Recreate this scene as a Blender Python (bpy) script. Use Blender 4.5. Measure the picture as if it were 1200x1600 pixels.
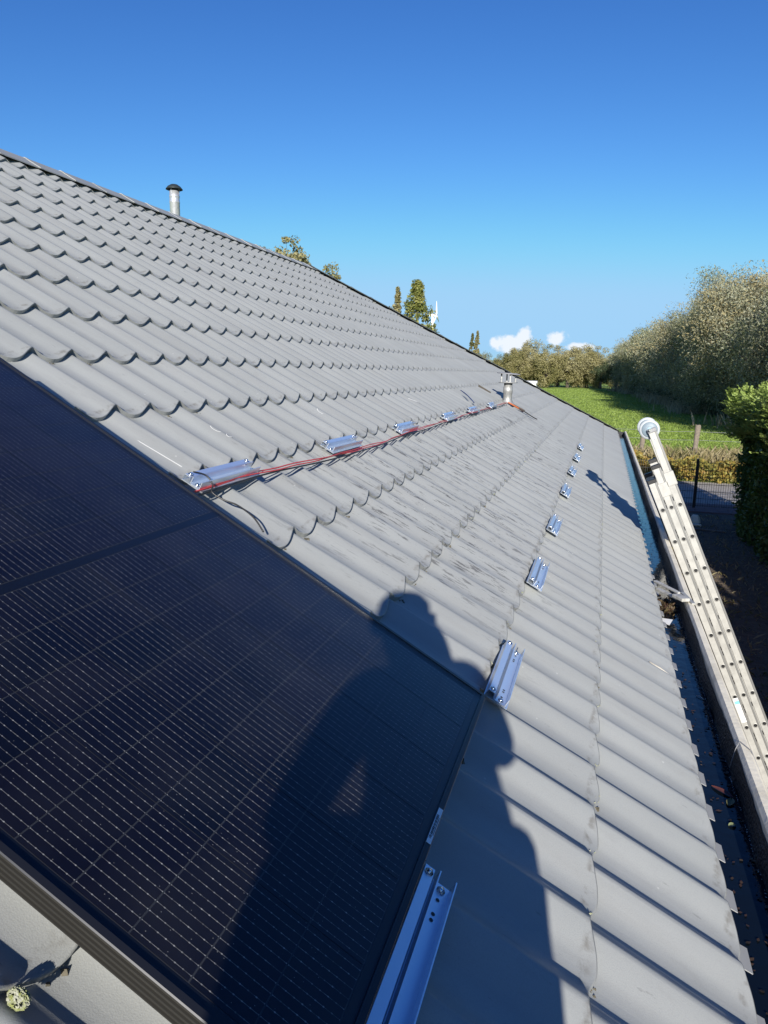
import bpy, bmesh, math, random
import numpy as np
from mathutils import Vector, Matrix

# ------------------------------------------------------------------ clear
for o in list(bpy.data.objects): bpy.data.objects.remove(o, do_unlink=True)
scene = bpy.context.scene
COL = scene.collection
R = math.radians
random.seed(7)
rng = np.random.default_rng(7)

# ------------------------------------------------------------------ camera
HC = 3.7                                    # lens height above the garden ground
CAMP = Vector((0, 0, HC))
WM3 = Matrix(((0.9577667110645517, 0.07063262080332791, -0.2787363629938604),
              (0.2870354022052215, -0.17708251335070585, 0.9414098264551332),
              (0.017134907571344695, -0.9816581973089464, -0.18987779912004216)))
cam = bpy.data.cameras.new('camera')
cam.sensor_fit = 'VERTICAL'; cam.sensor_height = 32; cam.sensor_width = 24
cam.lens = 1130 / 1600 * 32
cam.clip_start = 0.02; cam.clip_end = 6000
camo = bpy.data.objects.new('camera', cam); COL.objects.link(camo)
rot = WM3 @ Matrix(((1, 0, 0), (0, -1, 0), (0, 0, -1)))
camo.matrix_world = Matrix.Translation(CAMP) @ rot.to_4x4()
scene.camera = camo

# ------------------------------------------------------------------ sky, sun, exposure
SUN_EL, SUN_AZ = 19.5, -13.0                # azimuth the light travels to, from +Y
d_sun = Vector((math.cos(R(SUN_EL)) * math.sin(R(SUN_AZ)), math.cos(R(SUN_EL)) * math.cos(R(SUN_AZ)), -math.sin(R(SUN_EL))))
world = bpy.data.worlds.new('World'); scene.world = world; world.use_nodes = True
wn = world.node_tree.nodes; wl = world.node_tree.links
bg = wn['Background']; bg.inputs['Strength'].default_value = 0.10
sky = wn.new('ShaderNodeTexSky'); sky.sky_type = 'NISHITA'; sky.sun_disc = False
sky.sun_elevation = R(SUN_EL); sky.sun_rotation = math.atan2(-d_sun.x, -d_sun.y)
sky.altitude = 0; sky.air_density = 1.0; sky.dust_density = 0.3; sky.ozone_density = 2.5
tc = wn.new('ShaderNodeTexCoord')
# low cumulus banks all round the horizon
nz = wn.new('ShaderNodeTexNoise'); nz.inputs['Scale'].default_value = 46; nz.inputs['Detail'].default_value = 7; nz.inputs['Roughness'].default_value = 0.6
wl.new(tc.outputs['Generated'], nz.inputs['Vector'])
def wmath(op, a, b):
    q = wn.new('ShaderNodeMath'); q.operation = op
    for i_, x in enumerate((a, b)):
        if isinstance(x, (int, float)): q.inputs[i_].default_value = x
        else: wl.new(x, q.inputs[i_])
    return q.outputs[0]
puffs = []
for (px, py, w_, h_) in ((800, 538, .026, .013), (821, 529, .014, .014), (872, 529, .014, .010), (905, 542, .026, .006)):
    d_ = (WM3 @ Vector(((px - 600) / 1130, (py - 800) / 1130, 1))).normalized(); puffs.append((d_, w_, h_))
prnd = random.Random(3)
for k_ in range(7):
    a_ = prnd.uniform(.6, 5.4); puffs.append((Vector((math.sin(a_), math.cos(a_), prnd.uniform(.03, .06))), prnd.uniform(.02, .05), prnd.uniform(.010, .018)))
cov = 0.0
for (d_, w_, h_) in puffs:
    v1 = wn.new('ShaderNodeVectorMath'); v1.operation = 'SUBTRACT'; v1.inputs[1].default_value = d_; wl.new(tc.outputs['Generated'], v1.inputs[0])
    v2 = wn.new('ShaderNodeVectorMath'); v2.operation = 'MULTIPLY'; v2.inputs[1].default_value = (1 / w_, 1 / w_, 1 / h_); wl.new(v1.outputs[0], v2.inputs[0])
    v3 = wn.new('ShaderNodeVectorMath'); v3.operation = 'LENGTH'; wl.new(v2.outputs[0], v3.inputs[0])
    cov = wmath('MAXIMUM', wmath('SUBTRACT', 1.35, v3.outputs['Value']), cov)
cl_ = wmath('ADD', cov, wmath('MULTIPLY', wmath('SUBTRACT', nz.outputs[0], .5), 2.2))
cm_ = wn.new('ShaderNodeMapRange'); cm_.inputs[1].default_value = .30; cm_.inputs[2].default_value = .68; cm_.inputs[4].default_value = .92; wl.new(cl_, cm_.inputs[0])
mul = wn.new('ShaderNodeMath'); mul.operation = 'MULTIPLY'; gt_ = wmath('GREATER_THAN', cov, 0.0)
mix = wn.new('ShaderNodeMixRGB'); mix.inputs[2].default_value = (5.6, 5.9, 6.3, 1)
wl.new(cm_.outputs[0], mul.inputs[0]); wl.new(gt_, mul.inputs[1])
wl.new(mul.outputs[0], mix.inputs[0]); 
sp_ = wn.new('ShaderNodeSeparateColor'); cb_ = wn.new('ShaderNodeCombineColor'); wl.new(sky.outputs[0], sp_.inputs[0])
for ci, (kk, gm) in enumerate(((.60, 1.6), (.76, 1.45), (.89, 1.1))):      # deep clear autumn blue
    a_ = wn.new('ShaderNodeMath'); a_.operation = 'MULTIPLY'; a_.inputs[1].default_value = .146; wl.new(sp_.outputs[ci], a_.inputs[0])
    b_ = wn.new('ShaderNodeMath'); b_.operation = 'POWER'; b_.inputs[1].default_value = gm; wl.new(a_.outputs[0], b_.inputs[0])
    c_ = wn.new('ShaderNodeMath'); c_.operation = 'MULTIPLY'; c_.inputs[1].default_value = kk / .146; wl.new(b_.outputs[0], c_.inputs[0])
    e_ = wn.new('ShaderNodeMath'); e_.operation = 'SMOOTH_MIN'; wl.new(c_.outputs[0], e_.inputs[0]); e_.inputs[1].default_value = (2.25, 4.0, 5.8)[ci]; e_.inputs[2].default_value = (.9, 1.2, 1.0)[ci]; wl.new(e_.outputs[0], cb_.inputs[ci])
wl.new(cb_.outputs[0], mix.inputs[1]); wl.new(mix.outputs[0], bg.inputs[0])

sun = bpy.data.lights.new('sun', 'SUN'); sun.energy = 5.0; sun.angle = R(0.53); sun.color = (1.0, 0.95, 0.87)
suno = bpy.data.objects.new('sun', sun); COL.objects.link(suno)
suno.rotation_euler = d_sun.to_track_quat('-Z', 'Y').to_euler(); suno.location = (10, -30, 20)
scene.view_settings.view_transform = 'Standard'; scene.view_settings.look = 'None'
scene.view_settings.exposure = 0.70; scene.view_settings.gamma = 1.0; scene.view_settings.use_curve_mapping = False

# ------------------------------------------------------------------ helpers
WORLD = {}
def link(o, M=None, parent=None):
    COL.objects.link(o)
    M = M if M is not None else Matrix.Identity(4)
    if parent is not None:
        o.parent = parent; o.matrix_parent_inverse = WORLD[parent].inverted()
    o.matrix_basis = M; WORLD[o] = M.copy()
    return o
def tag(o, label=None, cat=None, group=None, kind=None):
    if label: o['label'] = label
    if cat: o['category'] = cat
    if group: o['group'] = group
    if kind: o['kind'] = kind
    return o
def empty(name, loc, label=None, cat=None, group=None, M=None):
    o = bpy.data.objects.new(name, None); o.empty_display_size = 0.2
    link(o, M if M is not None else Matrix.Translation(Vector(loc)))
    return tag(o, label, cat, group)

class MB:
    """collects shapes for one mesh"""
    def __init__(s): s.v = []; s.f = []; s.m = []; s.sm = []
    def add(s, vs, fs, mi=0, smooth=False):
        b = len(s.v); s.v += [tuple(v) for v in vs]
        for f in fs: s.f.append(tuple(b + i for i in f)); s.m.append(mi); s.sm.append(smooth)
        return s
    def box(s, c, size, M=None, mi=0, bev=0.0):
        x, y, z = [a / 2 for a in size]
        if bev > 0:
            b = bev; vs = []
            for sx in (-1, 1):
                for sy in (-1, 1):
                    for sz in (-1, 1):
                        vs += [(sx * x, sy * (y - b), sz * (z - b)), (sx * (x - b), sy * y, sz * (z - b)), (sx * (x - b), sy * (y - b), sz * z)]
            bm = bmesh.new(); [bm.verts.new(v) for v in vs]; bm.verts.ensure_lookup_table()
            bmesh.ops.convex_hull(bm, input=bm.verts); bm.verts.index_update()
            bmesh.ops.dissolve_limit(bm, angle_limit=0.01, verts=bm.verts, edges=bm.edges); bm.verts.index_update()
            vs = [v.co.copy() for v in bm.verts]; fs = [[v.index for v in f.verts] for f in bm.faces]; bm.free()
        else:
            vs = [Vector((sx * x, sy * y, sz * z)) for sx in (-1, 1) for sy in (-1, 1) for sz in (-1, 1)]
            fs = [(0, 1, 3, 2), (4, 6, 7, 5), (0, 4, 5, 1), (2, 3, 7, 6), (0, 2, 6, 4), (1, 5, 7, 3)]
        c = Vector(c)
        vs = [(M @ v if M is not None else v) + c for v in vs]
        return s.add(vs, fs, mi)
    def tube(s, pts, r, n=8, mi=0, caps=True, smooth=True):
        pts = [Vector(p) for p in pts]
        rs = r if isinstance(r, (list, tuple)) else [r] * len(pts)
        vs = []; fs = []; up = None
        for i, p in enumerate(pts):
            t = (pts[min(i + 1, len(pts) - 1)] - pts[max(i - 1, 0)]).normalized()
            if up is None: up = t.orthogonal().normalized()
            up = (up - t * up.dot(t)).normalized(); w = t.cross(up)
            for k in range(n):
                a = 2 * math.pi * k / n
                vs.append(p + (up * math.cos(a) + w * math.sin(a)) * rs[i])
        for i in range(len(pts) - 1):
            for k in range(n):
                fs.append((i * n + k, i * n + (k + 1) % n, (i + 1) * n + (k + 1) % n, (i + 1) * n + k))
        s.add(vs, fs, mi, smooth)
        if caps:
            b = len(s.v) - len(vs)
            s.f.append(tuple(b + k for k in reversed(range(n)))); s.m.append(mi); s.sm.append(False)
            s.f.append(tuple(b + (len(pts) - 1) * n + k for k in range(n))); s.m.append(mi); s.sm.append(False)
        return s
    def lathe(s, prof, M=None, n=24, mi=0, smooth=True):
        vs = []; fs = []
        for (r, z) in prof:
            for k in range(n):
                a = 2 * math.pi * k / n; v = Vector((r * math.cos(a), r * math.sin(a), z)); vs.append(M @ v if M is not None else v)
        for i in range(len(prof) - 1):
            for k in range(n): fs.append((i * n + k, i * n + (k + 1) % n, (i + 1) * n + (k + 1) % n, (i + 1) * n + k))
        return s.add(vs, fs, mi, smooth)
    def prism(s, poly, x0, x1, mi=0):
        """polygon in local (y,z) pushed along x"""
        n = len(poly)
        vs = [(x0, y, z) for y, z in poly] + [(x1, y, z) for y, z in poly]
        fs = [(i, (i + 1) % n, n + (i + 1) % n, n + i) for i in range(n)] + [tuple(reversed(range(n))), tuple(range(n, 2 * n))]
        return s.add(vs, fs, mi)
    def mesh(s, name, mats):
        me = bpy.data.meshes.new(name); me.from_pydata(s.v, [], s.f)
        for m in (mats if isinstance(mats, (list, tuple)) else [mats]): me.materials.append(m)
        me.polygons.foreach_set('material_index', s.m); me.polygons.foreach_set('use_smooth', s.sm)
        me.update(); return me
    def build(s, name, mats, parent=None, M=None):
        return link(bpy.data.objects.new(name, s.mesh(name, mats)), M, parent)

def quads_mesh(name, Q, mat, mi=None, smooth=False):
    """Q: (n,4,3) array -> mesh of loose quads"""
    n = len(Q); me = bpy.data.meshes.new(name)
    me.vertices.add(n * 4); me.vertices.foreach_set('co', np.ascontiguousarray(Q, dtype=np.float32).ravel())
    me.loops.add(n * 4); me.loops.foreach_set('vertex_index', np.arange(n * 4, dtype=np.int32))
    me.polygons.add(n); me.polygons.foreach_set('loop_start', np.arange(0, n * 4, 4, dtype=np.int32))
    me.polygons.foreach_set('loop_total', np.full(n, 4, dtype=np.int32))
    for m in (mat if isinstance(mat, (list, tuple)) else [mat]): me.materials.append(m)
    if mi is not None: me.polygons.foreach_set('material_index', np.asarray(mi, dtype=np.int32))
    me.update(calc_edges=True); return me

def leaf_quads(C, size, aspect=2.5, r=rng, droop=None, nrm=None):
    """diamond-like leaf quads at centres C"""
    n = len(C)
    a = r.normal(size=(n, 3));
    if droop is not None: a = a * 0.6 + np.array(droop)
    a /= np.linalg.norm(a, axis=1)[:, None]
    b = r.normal(size=(n, 3))
    if nrm is not None: b = np.cross(a, nrm + 0.5 * b)
    b -= a * (a * b).sum(1)[:, None]; b /= np.linalg.norm(b, axis=1)[:, None] + 1e-9
    L = (size * r.uniform(0.6, 1.35, n))[:, None]; w = L / aspect
    return np.stack([C - a * L * .5, C + b * w * .5 - a * L * .05, C + a * L * .5, C - b * w * .5 - a * L * .05], 1)

# ------------------------------------------------------------------ materials
def mat(name, base=(.5, .5, .5), rough=.6, metal=0.0, spec=.5, noise=None, bump=None, coat=0.0, **k):
    m = bpy.data.materials.new(name); m.use_nodes = True
    nt = m.node_tree; p = nt.nodes['Principled BSDF']
    p.inputs['Base Color'].default_value = (*base, 1); p.inputs['Roughness'].default_value = rough
    p.inputs['Metallic'].default_value = metal; p.inputs['Specular IOR Level'].default_value = spec
    p.inputs['Coat Weight'].default_value = coat; p.inputs['Coat Roughness'].default_value = 0.05
    tcn = nt.nodes.new('ShaderNodeNewGeometry')
    if noise:
        sc, c2, lo, hi = noise
        n = nt.nodes.new('ShaderNodeTexNoise'); n.inputs['Scale'].default_value = sc; n.inputs['Detail'].default_value = 6; n.inputs['Roughness'].default_value = .6
        nt.links.new(tcn.outputs['Position'], n.inputs['Vector'])
        mr = nt.nodes.new('ShaderNodeMapRange'); mr.inputs[1].default_value = lo; mr.inputs[2].default_value = hi
        nt.links.new(n.outputs[0], mr.inputs[0])
        mx = nt.nodes.new('ShaderNodeMixRGB'); mx.inputs[1].default_value = (*base, 1); mx.inputs[2].default_value = (*c2, 1)
        nt.links.new(mr.outputs[0], mx.inputs[0]); nt.links.new(mx.outputs[0], p.inputs['Base Color'])
    if bump:
        sc, st, dist = bump
        n = nt.nodes.new('ShaderNodeTexNoise'); n.inputs['Scale'].default_value = sc; n.inputs['Detail'].default_value = 5
        nt.links.new(tcn.outputs['Position'], n.inputs['Vector'])
        b = nt.nodes.new('ShaderNodeBump'); b.inputs['Strength'].default_value = st; b.inputs['Distance'].default_value = dist
        nt.links.new(n.outputs[0], b.inputs['Height']); nt.links.new(b.outputs[0], p.inputs['Normal'])
    return m

def leaf_mat(name, cols, trans=.25, scale=.5, rough=.55):
    """foliage: colour varies over the crown and from plant to plant, some light passes through"""
    m = bpy.data.materials.new(name); m.use_nodes = True; nt = m.node_tree; N = nt.nodes; L = nt.links
    p = N['Principled BSDF']; p.inputs['Roughness'].default_value = rough; p.inputs['Specular IOR Level'].default_value = .35
    g = N.new('ShaderNodeNewGeometry'); oi = N.new('ShaderNodeObjectInfo')
    n = N.new('ShaderNodeTexNoise'); n.inputs['Scale'].default_value = scale; n.inputs['Detail'].default_value = 3
    L.new(g.outputs['Position'], n.inputs['Vector'])
    a1 = N.new('ShaderNodeMath'); a1.operation = 'MULTIPLY_ADD'; a1.inputs[1].default_value = .35; L.new(oi.outputs['Random'], a1.inputs[0]); L.new(n.outputs[0], a1.inputs[2])
    a2 = N.new('ShaderNodeMath'); a2.operation = 'MULTIPLY_ADD'; a2.inputs[1].default_value = .24; L.new(g.outputs['Random Per Island'], a2.inputs[0]); L.new(a1.outputs[0], a2.inputs[2])
    cr = N.new('ShaderNodeValToRGB'); els = cr.color_ramp.elements
    els[0].position = .42; els[0].color = (*cols[0], 1); els[1].position = 1.1 if False else 1.0; els[1].color = (*cols[-1], 1)
    for i, c in enumerate(cols[1:-1]):
        e = els.new(.42 + .58 * (i + 1) / (len(cols) - 1)); e.color = (*c, 1)
    L.new(a2.outputs[0], cr.inputs[0]); L.new(cr.outputs[0], p.inputs['Base Color'])
    t = N.new('ShaderNodeBsdfTranslucent'); L.new(cr.outputs[0], t.inputs[0])
    mx = N.new('ShaderNodeMixShader'); mx.inputs[0].default_value = trans
    L.new(p.outputs[0], mx.inputs[1]); L.new(t.outputs[0], mx.inputs[2]); L.new(mx.outputs[0], N['Material Output'].inputs[0])
    return m

# roof frame: x along the eave (away), y up the slope, z off the roof; crest tops at z = 0
EV = Vector((-0.867503454887456, 0, 0.49743115680295724)); NR = Vector((0.49743115680295735, 0, 0.8675034548874555))
OR = Vector((-1.7744991979933946, 1.9669769816621632, 0.06125799428266615)) + CAMP
ROOF = Matrix(((0, EV.x, NR.x, OR.x), (1, 0, 0, OR.y), (0, EV.z, NR.z, OR.z), (0, 0, 0, 1)))
A, B = 0.1833, 0.35
def rp(u, v, h=0.0): return ROOF @ Vector((u, v, h))
def to_px(p):
    c = WM3.transposed() @ (Vector(p) - CAMP)
    return (c.x / c.z * 1130 + 600, c.y / c.z * 1130 + 800, c.z)

def roof_material():
    m = bpy.data.materials.new('grey_coated_tile'); m.use_nodes = True; nt = m.node_tree; N = nt.nodes; L = nt.links
    p = N['Principled BSDF']; p.inputs['Roughness'].default_value = .5; p.inputs['Specular IOR Level'].default_value = .35
    g = N.new('ShaderNodeNewGeometry')
    # roof coordinates (u, v, n)
    off = N.new('ShaderNodeVectorMath'); off.operation = 'SUBTRACT'; off.inputs[1].default_value = OR; L.new(g.outputs['Position'], off.inputs[0])
    def dot(vec):
        d = N.new('ShaderNodeVectorMath'); d.operation = 'DOT_PRODUCT'; d.inputs[1].default_value = vec; L.new(off.outputs[0], d.inputs[0]); return d.outputs['Value']
    cu, cv, cn = dot((0, 1, 0)), dot(EV), dot(NR)
    cx = N.new('ShaderNodeCombineXYZ'); L.new(cu, cx.inputs[0]); L.new(cv, cx.inputs[1]); L.new(cn, cx.inputs[2])
    def noise(scale, vec=None, detail=5, rough=.6, sx=(1, 1, 1)):
        mp = N.new('ShaderNodeMapping'); mp.inputs['Scale'].default_value = sx; L.new(cx.outputs[0], mp.inputs[0])
        n = N.new('ShaderNodeTexNoise'); n.inputs['Scale'].default_value = scale; n.inputs['Detail'].default_value = detail; n.inputs['Roughness'].default_value = rough
        L.new(mp.outputs[0], n.inputs['Vector']); return n.outputs[0]
    def rng_(x, a, b, c=0., d=1.):
        r = N.new('ShaderNodeMapRange'); r.inputs[1].default_value = a; r.inputs[2].default_value = b; r.inputs[3].default_value = c; r.inputs[4].default_value = d; L.new(x, r.inputs[0]); return r.outputs[0]
    def mth(op, a, b):
        q = N.new('ShaderNodeMath'); q.operation = op
        for i, x in enumerate((a, b)):
            if isinstance(x, (int, float)): q.inputs[i].default_value = x
            else: L.new(x, q.inputs[i])
        return q.outputs[0]
    def mixc(f, a, b):
        q = N.new('ShaderNodeMixRGB')
        if isinstance(f, (int, float)): q.inputs[0].default_value = f
        else: L.new(f, q.inputs[0])
        for i, x in ((1, a), (2, b)):
            if isinstance(x, tuple): q.inputs[i].default_value = (*x, 1)
            else: L.new(x, q.inputs[i])
        return q.outputs[0]
    base = mixc(rng_(noise(2.2, sx=(1, .45, 1)), .35, .7), (.300, .310, .299), (.342, .351, .338))
    base = mixc(rng_(noise(420, detail=2), .45, .75, 0, .35), base, (.22, .225, .23))        # fine granular coat
    base = mixc(rng_(noise(26, sx=(1, .5, 1)), .58, .8, 0, .35), base, (.24, .24, .228))      # weathering blotches
    stain = rng_(noise(5, detail=5, rough=.65, sx=(1.6, .16, 1)), .5, .72, 0, .4)
    base = mixc(stain, base, (.235, .232, .222))                                                # run-off streaks
    wn_ = N.new('ShaderNodeTexWhiteNoise'); wn_.noise_dimensions = '2D'; cf = N.new('ShaderNodeCombineXYZ')
    L.new(mth('FLOOR', mth('DIVIDE', mth('ADD', cu, A * (100 + .56)), A), 0), cf.inputs[0]); L.new(mth('FLOOR', mth('DIVIDE', mth('ADD', cv, B * 100 + .008), B), 0), cf.inputs[1]); L.new(cf.outputs[0], wn_.inputs['Vector'])
    base = mixc(mth('MULTIPLY', wn_.outputs['Value'], .10), base, (.22, .22, .22))
    # boot scuffs on the walked part, long down the slope
    du = rng_(cu, -.2, .6); du2 = rng_(cu, 9.5, 5.0); dv = rng_(cv, -2.05, -1.55); dv2 = rng_(cv, -.55, -.95)
    area = mth('MULTIPLY', mth('MULTIPLY', du, du2), mth('MULTIPLY', dv, dv2))
    patch = rng_(noise(1.7, detail=2), .36, .5)
    streak = rng_(noise(24, detail=7, rough=.72, sx=(2.3, .34, 1)), .56, .60)
    base = mixc(mth('MULTIPLY', mth('MULTIPLY', area, patch), mth('MULTIPLY', streak, .8)), base, (.075, .075, .075))
    streak2 = rng_(noise(30, detail=5, rough=.7, sx=(1.9, .4, 1)), .66, .71)
    base = mixc(mth('MULTIPLY', streak2, .32), base, (.09, .09, .088))
    spk = N.new('ShaderNodeTexVoronoi'); spk.inputs['Scale'].default_value = 13; L.new(cx.outputs[0], spk.inputs['Vector'])
    base = mixc(rng_(spk.outputs['Distance'], .05, .03, 0, .55), base, (.5, .5, .48))           # bird-lime specks
    # grime along the lower edge of each course
    fr = mth('FRACT', mth('DIVIDE', mth('ADD', cv, 70 * B), B), 0)
    edge = mth('MAXIMUM', rng_(fr, .93, 1.0), rng_(fr, .03, .0))
    base = mixc(mth('MULTIPLY', edge, rng_(noise(38, detail=4), .48, .66, 0, .6)), base, (.12, .105, .085))
    L.new(base, p.inputs['Base Color'])
    L.new(rng_(noise(6), .3, .7, .44, .60), p.inputs['Roughness'])
    b = N.new('ShaderNodeBump'); b.inputs['Strength'].default_value = .25; b.inputs['Distance'].default_value = .0012
    L.new(noise(500, detail=2), b.inputs['Height'])
    b2 = N.new('ShaderNodeBump'); b2.inputs['Strength'].default_value = .35; b2.inputs['Distance'].default_value = .01
    L.new(noise(3.5, detail=2), b2.inputs['Height']); L.new(b.outputs[0], b2.inputs['Normal']); L.new(b2.outputs[0], p.inputs['Normal'])
    return m
M_TILE = roof_material()
M_RIDGE = mat('ridge_grey', (.27, .275, .265), .5, noise=(3, (.31, .315, .30), .35, .7))
M_HIP = mat('hip_dark', (.07, .075, .075), .55, noise=(5, (.11, .12, .10), .4, .7))
M_DECK = mat('roof_deck', (.12, .12, .12), .8)
M_BRICK = bpy.data.materials.new('brick_wall'); M_BRICK.use_nodes = True
_n = M_BRICK.node_tree; _b = _n.nodes.new('ShaderNodeTexBrick'); _b.inputs['Scale'].default_value = 4.6; _b.inputs['Color1'].default_value = (.30, .14, .09, 1)
_b.inputs['Color2'].default_value = (.24, .11, .08, 1); _b.inputs['Mortar'].default_value = (.38, .36, .33, 1); _b.inputs['Mortar Size'].default_value = .012
_tc = _n.nodes.new('ShaderNodeTexCoord'); _mp = _n.nodes.new('ShaderNodeMapping'); _mp.inputs['Rotation'].default_value = (R(90), 0, R(90))
_n.links.new(_tc.outputs['Object'], _mp.inputs[0]); _n.links.new(_mp.outputs[0], _b.inputs['Vector']); _n.links.new(_b.outputs['Color'], _n.nodes['Principled BSDF'].inputs['Base Color'])
_n.nodes['Principled BSDF'].inputs['Roughness'].default_value = .85
M_CONC = mat('pale_concrete', (.80, .735, .58), .8, noise=(9, (.60, .545, .42), .45, .7), bump=(60, .3, .004))
M_BITU = mat('bitumen', (.012, .013, .016), .55, noise=(70, (.045, .045, .05), .5, .7), bump=(90, 1.0, .012))
M_ALU = mat('bright_aluminium', (.80, .86, .93), .32, metal=.74, bump=(200, .06, .001))
M_ALUW = mat('worn_aluminium', (.385, .38, .355), .5, metal=.25, noise=(16, (.31, .305, .285), .4, .7), bump=(120, .1, .001))
M_ALUD = mat('ladder_edge_shade', (.20, .20, .195), .45, metal=.4)  # side strip of each stile: the flange's shade is put into a darker grey
M_GALV = mat('galvanised', (.62, .63, .64), .38, metal=.6, noise=(28, (.48, .49, .51), .4, .65))
M_DARKM = mat('dark_metal', (.035, .045, .045), .45, metal=.3)
M_BLACK = mat('black_plastic', (.012, .012, .013), .4)
M_RED = mat('red_cable', (.55, .055, .055), .4)
M_GREYP = mat('grey_plastic', (.22, .22, .23), .5)
M_WHITE = mat('white_paint', (.78, .78, .76), .5)
M_BLUEW = mat('wheel_blue', (.30, .42, .50), .4)
M_STEEL = mat('bolt_steel', (.75, .75, .76), .22, metal=1)
M_LEAD = mat('brown_flashing', (.10, .085, .06), .7, noise=(8, (.15, .12, .075), .4, .7))
M_ANOD = mat('black_anodised', (.022, .023, .027), .33, metal=.35)
M_ANODS = mat('anodised_side', (.038, .036, .031), .4, metal=.4)
M_BACK = mat('back_sheet', (.034, .035, .037), .5)
M_STRIP = mat('black_strip', (.004, .0045, .006), .45)
M_CHALK = mat('chalk', (.62, .62, .60), .9)

# ------------------------------------------------------------------ house: roof, tiles, gutter, chimney, vent
house = empty('house', (-4, 5, 0), 'grey tiled hip roof bungalow with gutter, flue pipe and roof vent', 'house')
U0, UR = -7.2, 8.56                     # near gable, ridge end
V0, V1 = -7 * B - .012, 2.985           # eave edge and ridge, up the slope
HIPA, HIPB = (UR, V1), (14.62, -7.15 * B)
def hip_u(v): return HIPA[0] + (v - HIPA[1]) * (HIPB[0] - HIPA[0]) / (HIPB[1] - HIPA[1])
ridgeA, ridgeB, hipEnd, eaveA = rp(U0, V1, -.05), rp(UR, V1, -.05), rp(hip_u(V0), V0, -.06), rp(U0, V0, -.06)
XR = ridgeA.x
def mir(p): return Vector((2 * XR - p.x, p.y, p.z))
mb = MB()
vs = [eaveA, hipEnd, ridgeB, ridgeA, mir(eaveA), mir(hipEnd)]
dn = Vector((0, 0, -.04))
mb.add(vs + [v + dn for v in vs], [(0, 1, 2, 3), (1, 5, 2), (5, 4, 3, 2), (6, 9, 8, 7), (7, 8, 11), (11, 8, 9, 10), (0, 6, 7, 1), (1, 7, 11, 5), (4, 5, 11, 10), (0, 3, 9, 6), (3, 4, 10, 9)])
roof = mb.build('roof', M_DECK, house)
# walls
wx1, wx0 = rp(0, V0).x - .35, 2 * XR - rp(0, V0).x + .35
wy0, wy1 = eaveA.y + .15, hipEnd.y - .5; wz = eaveA.z - .04
mb = MB(); mb.box(((wx0 + wx1) / 2, (wy0 + wy1) / 2, wz / 2), (wx1 - wx0, wy1 - wy0, wz)); mb.build('wall', M_BRICK, house)
mb = MB(); gx = [rp(U0, V0, -.1), mir(rp(U0, V0, -.1)), rp(U0, V1, -.1)]
mb.add([p + Vector((0, .12, 0)) for p in gx] + [p + Vector((0, .27, 0)) for p in gx], [(0, 1, 2), (5, 4, 3), (0, 3, 4, 1), (1, 4, 5, 2), (2, 5, 3, 0)]); mb.build('gable_wall', M_BRICK, house)

# roof tiles: pressed wave with a step at the lower edge of every course
ST, CR = .020, .56
# one wave of the sheet, from crest to crest: depth and how far the lower edge runs down the slope (m)
DTAB = [0, .0108, .0222, .0288, .0296, .0284, .0250, .0188, .0119, .0055]
ETAB = [0, .0058, .0122, .0201, .0269, .0298, .0280, .0230, .0152, .0072]
def ptab(T, s):
    x = (s % 1.0) * 10; k = int(x); t = x - k; p0, p1, p2, p3 = T[(k - 1) % 10], T[k % 10], T[(k + 1) % 10], T[(k + 2) % 10]
    if k == 0: p0 = -p2 * .2
    if k == 9: p3 = -p1 * .2
    return .5 * (2 * p1 + (p2 - p0) * t + (2 * p0 - 5 * p1 + 4 * p2 - p3) * t * t + (3 * p1 - p0 - 3 * p2 + p3) * t ** 3)
def wave(s): return -.86 * ptab(DTAB, s - CR)
def skew(s): return -ptab(ETAB, s - CR)
PROF = [(B + .036, -ST - .0008), (.0035, -.0001), (-.0004, -.0011), (.0035, -ST - .0035)]
def tile_mesh(n=20, lip=0.0):
    mb = MB(); vs = []; fs = []
    for (y, z) in PROF:
        for i in range(n + 1):
            s = i / n; vs.append(((s - CR) * A, y + (lip * math.sin(s * 9) + skew(s) if y < .05 else 0), wave(s) + z))
    W_ = n + 1
    for r in range(len(PROF) - 1):
        for i in range(n): fs.append((r * W_ + i, r * W_ + i + 1, (r + 1) * W_ + i + 1, (r + 1) * W_ + i)[::-1])
    mb.add(vs, fs, 0, True); mb.sm = [f_ < (len(PROF) - 2) * n for f_ in range(len(fs))]; me = mb.mesh('roof_tile', M_TILE)
    # hard edge under the nose
    return me
ROWS = range(-7, 9); JMIN, JMAX = int(U0 / A) - 1, 82
PU = (-1.402, -.352); PV = (-1.757, -.153)      # solar panel footprint
cand = []
for k in ROWS:
    for j in range(JMIN + 3, JMAX):
        u, v = j * A, k * B
        if u + .4 * A > hip_u(v + B): continue
        if v + B > V1: continue
        if PU[0] - .05 < u < PU[1] - .2 and PV[0] + .1 < v and v + B < PV[1] + .1: continue
        c = to_px(rp(u - .06 * A, v + B / 2))
        if c[2] < .15 or not (-60 < c[0] < 1260 and -60 < c[1] < 1680): continue
        pts = [to_px(rp(u - .56 * A, v)), to_px(rp(u + .44 * A, v)), to_px(rp(u + .44 * A, v + B)), to_px(rp(u - .56 * A, v + B))]
        if min(p[2] for p in pts) < .1: continue
        ar = abs(sum(pts[i][0] * pts[(i + 1) % 4][1] - pts[(i + 1) % 4][0] * pts[i][1] for i in range(4))) / 2
        cand.append((ar, k, j))
cand.sort(reverse=True); single = set((k, j) for _, k, j in cand[:300])
tms = [tile_mesh(20, l) for l in (0.0, .0008, -.0008)]
for i, (k, j) in enumerate(sorted(single)):
    o = bpy.data.objects.new('roof_tile', tms[(i * 7 + k) % 3])
    link(o, ROOF @ Matrix.Translation((j * A, k * B, 0)), roof)
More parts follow.
